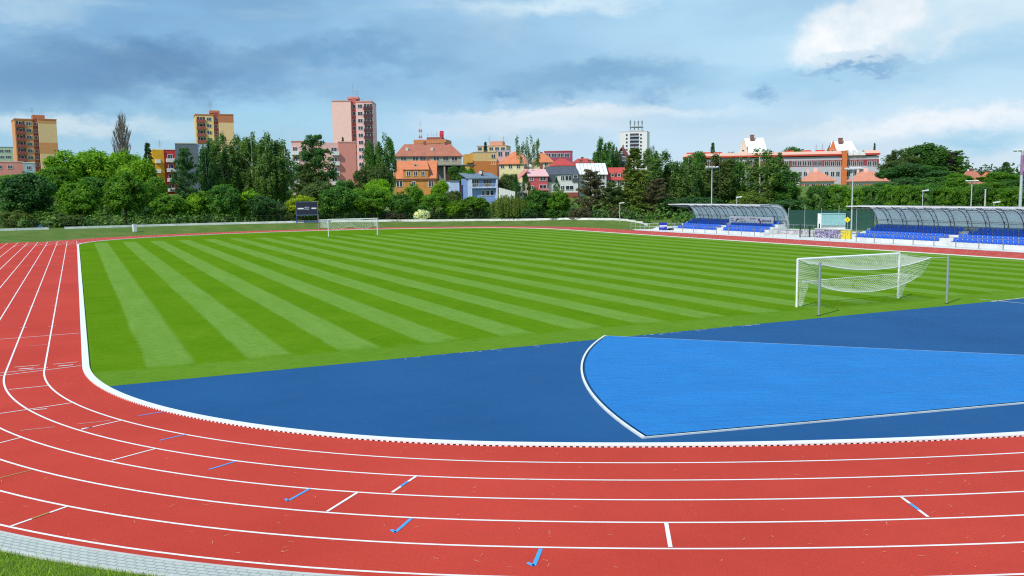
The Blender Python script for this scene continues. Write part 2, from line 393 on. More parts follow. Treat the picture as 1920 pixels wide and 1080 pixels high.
# raised white kerb with drain notches along the bend
kb = MB(); ZK = .062
ribbon(kb, -.235, 0, ZK); ribbon(kb, -.235, -.235, 0, ZK); ribbon(kb, 0, 0, .034, ZK); ribbon(kb, -.03, -.03, .0, .034, mi=1); ribbon(kb, -.03, 0, .034)
i0, i1 = loop_index(-WD, -.1), loop_index(20, -21)
path = []; 
for i in range(i0, i1):
    a = np.array(off_pt(i, -.0)); b = np.array(off_pt(i+1, -.0)); path.append((a, b))
acc = 0.
for a, b in path:
    Ld = np.linalg.norm(b-a); t = (b-a)/Ld; nn = np.array((t[1], -t[0]))
    s = -acc
    while s < Ld:
        e0, e1 = max(s, 0), min(s+.075, Ld)
        if e1 > e0:
            p0, p1 = a+t*e0, a+t*e1; c0, c1 = p0-nn*.035, p1-nn*.035; p0 = p0-nn*.001; p1 = p1-nn*.001
            kb.add([(*p0, .0), (*p1, .0), (*p1, .034), (*p0, .034), (*c0, 0), (*c1, 0), (*c1, .034), (*c0, .034)], [(0, 1, 2, 3), (0, 3, 7, 4), (1, 5, 6, 2)])
        s += .15
    acc = .15+Ld-s
tag(kb.build('track_kerb', [M_ALU, M_DARK], fix=False), 'raised white kerb with drain notches rounding the green infield', 'kerb')

# paver walk outside the bend, edging, grass verge
def paver_mat():
    m, n, b = newmat('pavers'); uv = n.node('ShaderNodeUVMap').outputs[0]
    br = n.node('ShaderNodeTexBrick', i_Scale=1.0, i_Mortar_Size=.012, i_Brick_Width=.2, i_Row_Height=.1); n.put(br.inputs['Vector'], uv)
    br.inputs['Color1'].default_value = (.49, .52, .49, 1); br.inputs['Color2'].default_value = (.44, .47, .45, 1); br.inputs['Mortar'].default_value = (.27, .29, .26, 1)
    tc = n.node('ShaderNodeTexCoord').outputs['Object']
    c = n.mix(n.rng(n.noise(tc, 3, 5, .7), .45, .8, 0, .5), br.outputs[0], lin((.42, .46, .38)))
    n.put(b.inputs['Base Color'], c); b.inputs['Roughness'].default_value = .85
    n.put(b.inputs['Normal'], n.node('ShaderNodeBump', i_Strength=.5, i_Distance=.01, i_Height=br.outputs['Fac'], invert=True).outputs[0]); return m
g = MB(); ribbon(g, 7.60, 8.07, .012, .012, 0, loop_index(WD, 0)); o = g.build('pavement', paver_mat(), fix=False)
uvl = o.data.uv_layers.new(name='UVMap'); s_acc = [0.]
cnt = loop_index(WD, 0)+1
for i in range(1, cnt): s_acc.append(s_acc[-1]+math.dist(off_pt(i-1, 8), off_pt(i, 8)))
for poly in o.data.polygons:
    for li in poly.loop_indices:
        vi = o.data.loops[li].vertex_index; uvl.data[li].uv = (s_acc[vi//2], .47*(vi % 2))
tag(o, kind='structure')
M_CONC = mat('concrete', (.50, .51, .49), .85, 1.5, .15, fine=.08); M_CONCL = mat('concrete_light', (.62, .64, .63), .85, .6, .16, fine=.06)
g = MB()
for o1, o2 in ((7.54, 7.60), (8.07, 8.14)):
    ribbon(g, o1, o2, .022, .022, 0, cnt-1); ribbon(g, o1, o1, -.02, .022, 0, cnt-1); ribbon(g, o2, o2, .022, -.02, 0, cnt-1)
tag(g.build('kerb_strip', M_CONC, fix=False), kind='structure')

def quads_mesh(name, P, mats, tone=None, smooth=False):
    """P: (n,4,3) loose quads"""
    n = len(P); me = bpy.data.meshes.new(name)
    me.vertices.add(n*4); me.vertices.foreach_set('co', P.reshape(-1).astype(np.float32))
    me.loops.add(n*4); me.loops.foreach_set('vertex_index', np.arange(n*4, dtype=np.int32))
    me.polygons.add(n); me.polygons.foreach_set('loop_start', np.arange(0, n*4, 4, dtype=np.int32))
    if tone is not None:
        a = me.attributes.new('tone', 'FLOAT', 'FACE'); a.data.foreach_set('value', tone.astype(np.float32))
    for m in (mats if isinstance(mats, list) else [mats]): me.materials.append(m)
    me.update(calc_edges=True); me.validate()
    return me
def blades(n, x0, x1, y0, y1, keep, h=.085):
    P = []; T = []
    k = 0
    while k < n:
        x = RNG.uniform(x0, x1); y = RNG.uniform(y0, y1)
        if not keep(x, y): k += 1; continue
        a = RNG.uniform(0, 2*math.pi); l = RNG.normal(0, .5, 2)*h*.8; hh = h*RNG.uniform(.5, 1.3); wd = .006
        d = np.array((math.cos(a)*wd, math.sin(a)*wd, 0)); b = np.array((x, y, -.03)); t = b+np.array((l[0], l[1], hh))
        P.append((b-d, b+d, t+d*.25, t-d*.25)); T.append(RNG.uniform(.6, 1.4)); k += 1
    return np.array(P), np.array(T)
def leaf_mat(name, trans=.3, rough=.65, own=None):
    m, n, b = newmat(name)
    t = n.node('ShaderNodeAttribute', attribute_name='tone').outputs['Fac']
    oc = n.node('ShaderNodeObjectInfo').outputs['Color'] if own is None else (*own, 1)
    c = n.mix(1., oc, n.node('ShaderNodeCombineColor', i_0=n.math('POWER', t, 1.5), i_1=t, i_2=n.math('POWER', t, .7)).outputs[0], 'MULTIPLY')
    n.put(b.inputs['Base Color'], c); b.inputs['Roughness'].default_value = rough; b.inputs['Specular IOR Level'].default_value = .25
    tr = n.node('ShaderNodeBsdfTranslucent', i_0=n.mix(1., c, (1.15, 1.25, .6, 1), 'MULTIPLY'))
    ms = n.node('ShaderNodeMixShader', i_0=trans, i_1=b.outputs[0], i_2=tr.outputs[0])
    n.put(m.node_tree.nodes['Material Output'].inputs[0], ms.outputs[0]); return m
M_LEAF = leaf_mat('leaf', .45)
M_BLADE = leaf_mat('blade', .3, own=(.26, .42, .03))
P, T = blades(34000, -38.6, -33.5, -21.8, -17.0, lambda x, y: track_off(x, y) > 8.13)
tag(link('verge_grass', quads_mesh('verge_grass', P, M_BLADE, T)), kind='stuff')
# dry stalks and clippings blown over the rubber
P = []
for _ in range(420):
    i = int(RNG.integers(0, loop_index(10, -22))); o = RNG.uniform(.3, 7.4)**1.0; x, y = off_pt(i, o)
    if RNG.uniform() < .25: o = RNG.uniform(5, 7.4); x, y = off_pt(i, o)
    a = RNG.uniform(0, math.pi); l = RNG.uniform(.02, .075); c0 = np.array((x, y, .02)); bend = RNG.uniform(-.5, .5)
    for sgn in (0, 1):
        d = np.array((math.cos(a+bend*sgn), math.sin(a+bend*sgn), 0)); nn = np.array((-d[1], d[0], 0))*RNG.uniform(.0025, .006)
        P.append((c0-nn, c0+d*l-nn*.6, c0+d*l+nn*.6, c0+nn)); c0 = c0+d*l
tag(link('grass_clippings', quads_mesh('grass_clippings', np.array(P), mat('straw', (.62, .42, .26), .8))), kind='stuff')

P = []
for _ in range(60):
    x = -8-RNG.uniform(0, 1)**1.5*17; y = YB-.04-abs(RNG.normal(0, .12)); l = RNG.uniform(.02, .16); h_ = RNG.uniform(.006, .02)
    P.append([(x-l, y-h_, .009), (x+l*.7, y-h_*1.4, .009), (x+l, y+h_, .009), (x-l*.6, y+h_*.8, .009)])
tag(link('chalk_dust', quads_mesh('chalk_dust', np.array(P), mat('chalk', (.52, .56, .60), .9))), kind='stuff')

# ------------------------------------------------------------------ trees
def unit(v): return v/(np.linalg.norm(v, axis=-1, keepdims=True)+1e-9)
def leaf_quads(C, N, L, W):
    """rhombic leaves: centres C, normals N, length L, width W"""
    n = len(C); r = unit(RNG.normal(size=(n, 3))); u = unit(np.cross(N, r)); v = np.cross(N, u)
    L = L[:, None]*.5; W = W[:, None]*.5
    return np.stack((C-u*L, C+v*W, C+u*L, C-v*W), 1)
def clumped(centres, rad, per, crown_c, leaf, asp=.62, flat=1., out=.5, up=.25, jit=.55, hang=0., droop=None):
    """leaves set round many small clumps; each clump has its own tone"""
    Cs, Ns, Ts = [], [], []
    for c, r in zip(centres, rad):
        k = max(6, int(per*RNG.uniform(.7, 1.3))); d = unit(RNG.normal(size=(k, 3)))
        p = d*r*(RNG.uniform(.35, 1.05, (k, 1))); p[:, 2] *= flat
        if hang: p[:, 2] -= RNG.uniform(0, 1, k)**1.3*hang; p[:, :2] *= .6
        pos = c+p
        o = unit(pos-crown_c)
        nn = unit(d*(1-out) + o*out + np.array((0, 0, up)) + RNG.normal(size=(k, 3))*jit)
        t = RNG.normal(1, .17)*np.ones(k) * RNG.uniform(.75, 1.25, k)
        Cs.append(pos); Ns.append(nn); Ts.append(np.clip(t, .35, 1.9))
    C = np.concatenate(Cs); N = np.concatenate(Ns); T = np.concatenate(Ts)
    L = leaf*RNG.uniform(.7, 1.35, len(C))
    return leaf_quads(C, N, L, L*asp), T
def lobed(nc, c, rx, rz, seed, lo=.45, bottom=-1., lump=.28):
    rg = np.random.default_rng(seed); lobes = unit(rg.normal(size=(9, 3))); lh = rg.uniform(-1, 1, 9)
    out = []
    while len(out) < nc:
        d = unit(rg.normal(size=3)); 
        if d[2] < bottom: continue
        k = 1 + lump*float(np.sum(lh*np.maximum(0, lobes@d)**5))
        r = (lo+(1-lo)*rg.uniform()**.6)*k
        out.append((c[0]+d[0]*rx*r, c[1]+d[1]*rx*r, c[2]+d[2]*rz*r))
    return np.array(out)
M_BARK = mat('bark', (.085, .065, .045), .95, 4, .3); M_BIRCH = mat('birch_bark', (.55, .54, .49), .8, 3, .35); M_GREY = mat('grey_bark', (.22, .20, .17), .9, 4, .25)
def trunk_mesh(name, top, limbs, r0=.22, bark=None, lean=0.):
    m = MB(); pts = [(0, 0, -.5), (0, 0, 0), (.05, .03, top*.35), (lean*.6-.05, .08, top*.7), (lean, 0, top)]
    m.tube(pts, [r0*1.25, r0, r0*.78, r0*.5, r0*.16], 7)
    for (z, e, rr) in limbs:
        a = np.array((lean*z/top, 0, z)); e = np.array(e); mid = a*.5+e*.5+np.array((0, 0, -.08*np.linalg.norm(e-a)))
        m.tube([a, mid, e], [rr, rr*.6, rr*.15], 5)
    return m.mesh(name, bark or M_BARK)
KIND = {}
def define(kind, crown, trunk, cw, chh): KIND.setdefault(kind, []).append((crown, trunk, cw, chh))
# all prototypes are 10 m tall; cw = crown width in metres
for s in range(4):     # round broadleaf
    c = np.array((0, 0, 5.7)); cl = lobed(150, c, 3.2, 3.9, 10+s, .5, -.95, .30)
    Q, T = clumped(cl, RNG.uniform(.6, 1.05, 150), 76, c, .42)
    limbs = [(RNG.uniform(1.6, 4), cl[k]*.8+c*.2, .09) for k in range(9)]
    define('round', quads_mesh('broadleaf_crown', Q, M_LEAF, T), trunk_mesh('broadleaf_trunk', 7.5, limbs), 7.4, 10)
for s in range(3):     # large spreading, several domes, finer leaves
    c = np.array((0, 0, 5.4)); domes = [lobed(52, np.array((RNG.uniform(-2.2, 2.2), RNG.uniform(-1.8, 1.8), RNG.uniform(4.2, 7.4))), 1.9, 1.9, 50+5*s+k, .5, -.8, .3) for k in range(5)]
    cl = np.concatenate(domes+[lobed(50, np.array((0, 0, 4.2)), 3.4, 2.8, 80+s, .6, -.9)])
    Q, T = clumped(cl, RNG.uniform(.5, .95, len(cl)), 52, c, .36)
    define('spread', quads_mesh('spreading_crown', Q, M_LEAF, T), trunk_mesh('spreading_trunk', 7.5, [(RNG.uniform(1.5, 4), cl[k*25]*.9+c*.1, .1) for k in range(10)], .26), 7.8, 10)
for s in range(2):     # globe maple on a clear stem
    c = np.array((0, 0, 6.3)); cl = lobed(130, c, 3.7, 3.1, 110+s, .55, -.55, .12)
    Q, T = clumped(cl, RNG.uniform(.55, .85, 130), 66, c, .40, out=.6)
    define('globe', quads_mesh('globe_crown', Q, M_LEAF, T), trunk_mesh('globe_trunk', 6.5, [(3.0, cl[k]*.8+c*.2, .12) for k in range(8)], .26), 7.6, 10)
for s in range(3):     # birch: tall, thin, hanging sprays, pale stem
    cl = []
    lead = [(0, 0, 9.6, 1.35)]+[(1.15*math.cos(q), 1.15*math.sin(q), RNG.uniform(6.8, 9.2), RNG.uniform(.9, 1.3)) for q in RNG.uniform(0, 6.283, 4)]
    for k in range(160):
        ox, oy, h_, rr = lead[k % 5]; z = RNG.uniform(2.2, h_); r = rr*math.sin(math.pi*min(1, (z-.6)/(h_+.5-.6)))**.5*RNG.uniform(.2, 1)**.6; a = RNG.uniform(0, 6.283); f_ = min(1, z/5)
        cl.append((ox*f_+r*math.cos(a), oy*f_+r*math.sin(a), z))
    cl = np.array(cl); c = np.array((0, 0, 5.5))
    Q, T = clumped(cl, RNG.uniform(.38, .68, len(cl)), 72, c, .27, .5, 1.0, .4, .2, .7, 1.0)
    limbs = [(max(1.8, cl[k][2]-1.6), cl[k], .05) for k in range(0, 70, 3)]
    define('birch', quads_mesh('birch_crown', Q, M_LEAF, T), trunk_mesh('birch_trunk', 9.4, limbs, .13, M_BIRCH, RNG.uniform(-.3, .3)), 4.6, 10)
for s in range(2):     # open white-limbed birch, tufts only on the upper half
    cl = []
    for k in range(46):
        a = RNG.uniform(0, 6.283); z = RNG.uniform(5.2, 9.5); r = RNG.uniform(.8, 3.3)*math.sqrt(max(.1, 1-((z-6.6)/3.6)**2)); cl.append((r*math.cos(a), r*math.sin(a), z))
    cl = np.array(cl)
    Q, T = clumped(cl, RNG.uniform(.4, .75, len(cl)), 60, np.array((0, 0, 5)), .27, .5, 1.0, .3, .1, .8, 1.1)
    limbs = []
    for k in range(0, 46, 2): limbs.append((RNG.uniform(2.6, 5.2), cl[k], .085))
    define('openbirch', quads_mesh('open_birch_crown', Q, M_LEAF, T), trunk_mesh('open_birch_trunk', 8.5, limbs, .20, M_BIRCH, .2), 7.0, 10)
for s in range(2):     # pine: ragged tiers of flat clumps
    cl = []; rad = []
    for k in range(17):
        z = 2.0+7.6*k/17+RNG.uniform(-.2, .2); rr = 3.0*(1-((z-1)/9.4)**1.6)+.35
        for q in range(5 if z < 7.5 else 3):
            a = RNG.uniform(0, 6.283)
            for f in (.4, .7, 1.0): r = rr*f*RNG.uniform(.75, 1.1); cl.append((r*math.cos(a), r*math.sin(a), z+.28*r-.1)); rad.append(.36+.22*(1-f)+.1)
    cl = np.array(cl)
    Q, T = clumped(cl, rad, 44, np.array((0, 0, 4.5)), .34, .36, .6, .3, .4, .7)
    define('pine', quads_mesh('pine_crown', Q, M_LEAF, T), trunk_mesh('pine_trunk', 9.4, [(max(1, cl[k][2]-.5), cl[k], .05) for k in range(0, len(cl), 3)], .2), 6.4, 10)
for s in range(2):     # spruce: dense cone
    cl = []; rad = []
    for k in range(26):
        z = 1.0+8.7*k/26; rr = 2.1*(1-(z-.6)/9.6)+.12; m = max(4, int(rr*6))
        for q in range(m):
            a = q*6.283/m+RNG.uniform(-.3, .3)
            for f in (.55, 1.0): r = rr*f*RNG.uniform(.8, 1.12); cl.append((r*math.cos(a), r*math.sin(a), z-.22*r+RNG.uniform(-.1, .1))); rad.append(.2+.14*rr/2)
    cl = np.array(cl)
    Q, T = clumped(cl, rad, 34, np.array((0, 0, 3.5)), .28, .4, .7, .45, .3, .6)
    define('spruce', quads_mesh('spruce_crown', Q, M_LEAF, T), trunk_mesh('spruce_trunk', 9.8, [], .16), 4.4, 10)
for s in range(2):     # lombardy poplar in bare grey twig
    m = MB()
    for k in range(95):
        z = RNG.uniform(.9, 7.4); a = RNG.uniform(0, 6.283); h = RNG.uniform(1.4, 2.6); r = 1.25*math.sin(math.pi*min(1, (z+h-.8)/9.6))**.9*RNG.uniform(.3, 1.1)
        p = [(0, 0, z), (r*.6*math.cos(a), r*.6*math.sin(a), z+.35*h), (r*math.cos(a), r*math.sin(a), z+h)]; m.tube(p, [.07, .05, .012], 4)
        for q in range(13):
            f = RNG.uniform(.1, 1); b0 = np.array(p[1])*(1-f)+np.array(p[2])*f; m.tube([b0, b0+np.array((RNG.uniform(-.28, .28), RNG.uniform(-.28, .28), RNG.uniform(.45, 1.1)))], [.028, .008], 3, cap=False)
    define('barepoplar', m.mesh('poplar_twigs', M_GREY), trunk_mesh('poplar_trunk', 9.8, [], .16, M_GREY), 2.6, 10)
for s in range(1):     # weeping willow
    C, N, T = [], [], []
    for k in range(230):
        a = RNG.uniform(0, 6.283); r = 3.6*RNG.uniform(.1, 1)**.5; z0 = 9.6-4.2*(r/3.8)**2+RNG.uniform(-.4, .3); ln = RNG.uniform(.4, .95)*(z0-.5); t0 = RNG.normal(1, .2)
        k2 = int(ln*6)+3
        for q in range(k2):
            f = q/k2; C.append((r*math.cos(a)*(1+.1*f)+RNG.normal(0, .1), r*math.sin(a)*(1+.1*f)+RNG.normal(0, .1), z0-ln*f)); N.append((math.cos(a), math.sin(a), .5)); T.append(t0*RNG.uniform(.8, 1.2))
    C = np.array(C); N = unit(np.array(N)+RNG.normal(size=(len(C), 3))*.5); L = RNG.uniform(.3, .6, len(C)); n_ = len(C)
    v = unit(np.array((0, 0, -1.))+RNG.normal(size=(n_, 3))*.18); u = unit(np.cross(v, N)); hw = (L*.16)[:, None]; hl = (L*.5)[:, None]
    Q = np.stack((C-v*hl, C+u*hw, C+v*hl, C-u*hw), 1)
    define('willow', quads_mesh('willow_crown', Q, M_LEAF, np.array(T)), trunk_mesh('willow_trunk', 8, [(4, (2*math.cos(a), 2*math.sin(a), 8), .12) for a in range(6)], .25), 7.8, 10)
for s in range(4):     # shrubs growing from the ground, 10 units tall like the rest
    c = np.array((0, 0, 4.2)); cl = lobed(90, c, 4.4, 5.2, 200+s, .5, -.75, .35)
    Q, T = clumped(cl, RNG.uniform(.9, 1.6, 90), 46, c, .62)
    define('shrub', quads_mesh('shrub_crown', Q, M_LEAF, T), trunk_mesh('shrub_stems', 4, [(.3, cl[k]*.7, .12) for k in range(7)], .2), 10.2, 10)
for s in range(1):     # thuja column
    cl = []
    for k in range(120):
        z = RNG.uniform(.3, 9.6); r = (1.5*math.sin(math.pi*min(1, (z+2.4)/12.6))**.8)*RNG.uniform(.4, 1)**.5*(1 if z < 7 else (10-z)/3); a = RNG.uniform(0, 6.283); cl.append((r*math.cos(a), r*math.sin(a), z))
    Q, T = clumped(np.array(cl), RNG.uniform(.35, .6, 120), 46, np.array((0, 0, 4)), .34, .4, 1.3, .5, .3, .5)
    define('thuja', quads_mesh('thuja_crown', Q, M_LEAF, T), trunk_mesh('thuja_trunk', 7, [], .12), 3.4, 10)
for s in range(3):     # lime grown together in a row: boxy, leafed to the ground
    c = np.array((0, 0, 5.2)); cl = []
    rg = np.random.default_rng(300+s)
    for k in range(170):
        p = rg.uniform(-1, 1, 3); ax = rg.integers(0, 3); p[ax] = math.copysign(rg.uniform(.72, 1.0), p[ax]); p *= 1-.12*rg.uniform(size=3)
        if ax == 2 and p[2] < 0: p[2] = -p[2]
        cl.append((p[0]*3.4, p[1]*3.0, 5.2+p[2]*4.3*(1-.16*(p[0]**2+p[1]**2))))
    cl = np.array(cl); Q, T = clumped(cl, rg.uniform(.55, 1.05, 170), 58, c, .42)
    define('lime', quads_mesh('lime_crown', Q, M_LEAF, T), trunk_mesh('lime_trunk', 6.5, [(2, cl[k]*.8, .1) for k in range(6)]), 7.6, 10)
NAMES = dict(round='maple_tree', spread='deciduous_tree', globe='globe_maple', birch='birch_tree', openbirch='birch_tree', pine='pine_tree', spruce='spruce_tree', barepoplar='poplar_tree',
             willow='willow_tree', shrub='shrub', thuja='thuja_tree', lime='lime_tree')
GREEN = dict(bright=(.155, .300, .014), mid=(.095, .215, .016), dark=(.068, .172, .028), deep=(.050, .130, .034), blue=(.045, .105, .042), dull=(.085, .130, .034), brown=(.105, .100, .052), yellow=(.27, .34, .012),
             olive=(.120, .175, .028), purple=(.060, .026, .062), pale=(.19, .26, .07), birch=(.105, .185, .045), white=(.62, .65, .54))
WALL_PX = ((-60, 434.5), (0, 433), (150, 428.5), (300, 424), (450, 420), (600, 416.5), (750, 414), (900, 412.3), (1060, 411.5), (1150, 412.5), (1205, 415), (1214, 416))
WALL_D = [(px, float(np.dot(ground_at(px, py, .93)-CAM, FW))) for px, py in WALL_PX]
def behind_wall(px, d, gap=2.0):
    return max(d, float(np.interp(px, [a for a, _ in WALL_D], [b for _, b in WALL_D]))+gap) if px < 1240 else d
def tree(kind, px, top, width, d, tone, label, group=None, name=None, base=None):
    """plant a tree of the given kind where pixel column px meets depth d; top/width from the photograph fix its real height and spread"""
    d = behind_wall(px, d, 2.5 if kind != 'shrub' else 1.6); P = at(px, 400, d); x, y = P[0], P[1]; z = terr(x, y) if base is None else base
    h = at(px, top, d)[2]-z; var = KIND[kind]; cm, tm, cw, chh = var[int(RNG.integers(0, len(var)))]
    wd = width*d/FPX
    rt = empty(name or NAMES[kind], (x, y, z), RNG.uniform(0, 6.283)); sxy = wd/cw; rt.scale = (sxy, sxy, h/10)
    tag(rt, label, 'shrub' if kind == 'shrub' else 'tree', group)
    t = link('stems' if kind == 'shrub' else 'trunk', tm, rt); cr = link('crown', cm, rt); col = np.array(GREEN[tone])*RNG.uniform(1.15, 1.4); cr.color = (*col, 1)
    return rt
ORD = 'first second third fourth fifth sixth seventh eighth ninth tenth eleventh twelfth thirteenth fourteenth fifteenth sixteenth seventeenth eighteenth nineteenth twentieth'.split()
G1 = 'maples along the low white wall'; G2 = 'tall trees of the slope behind'
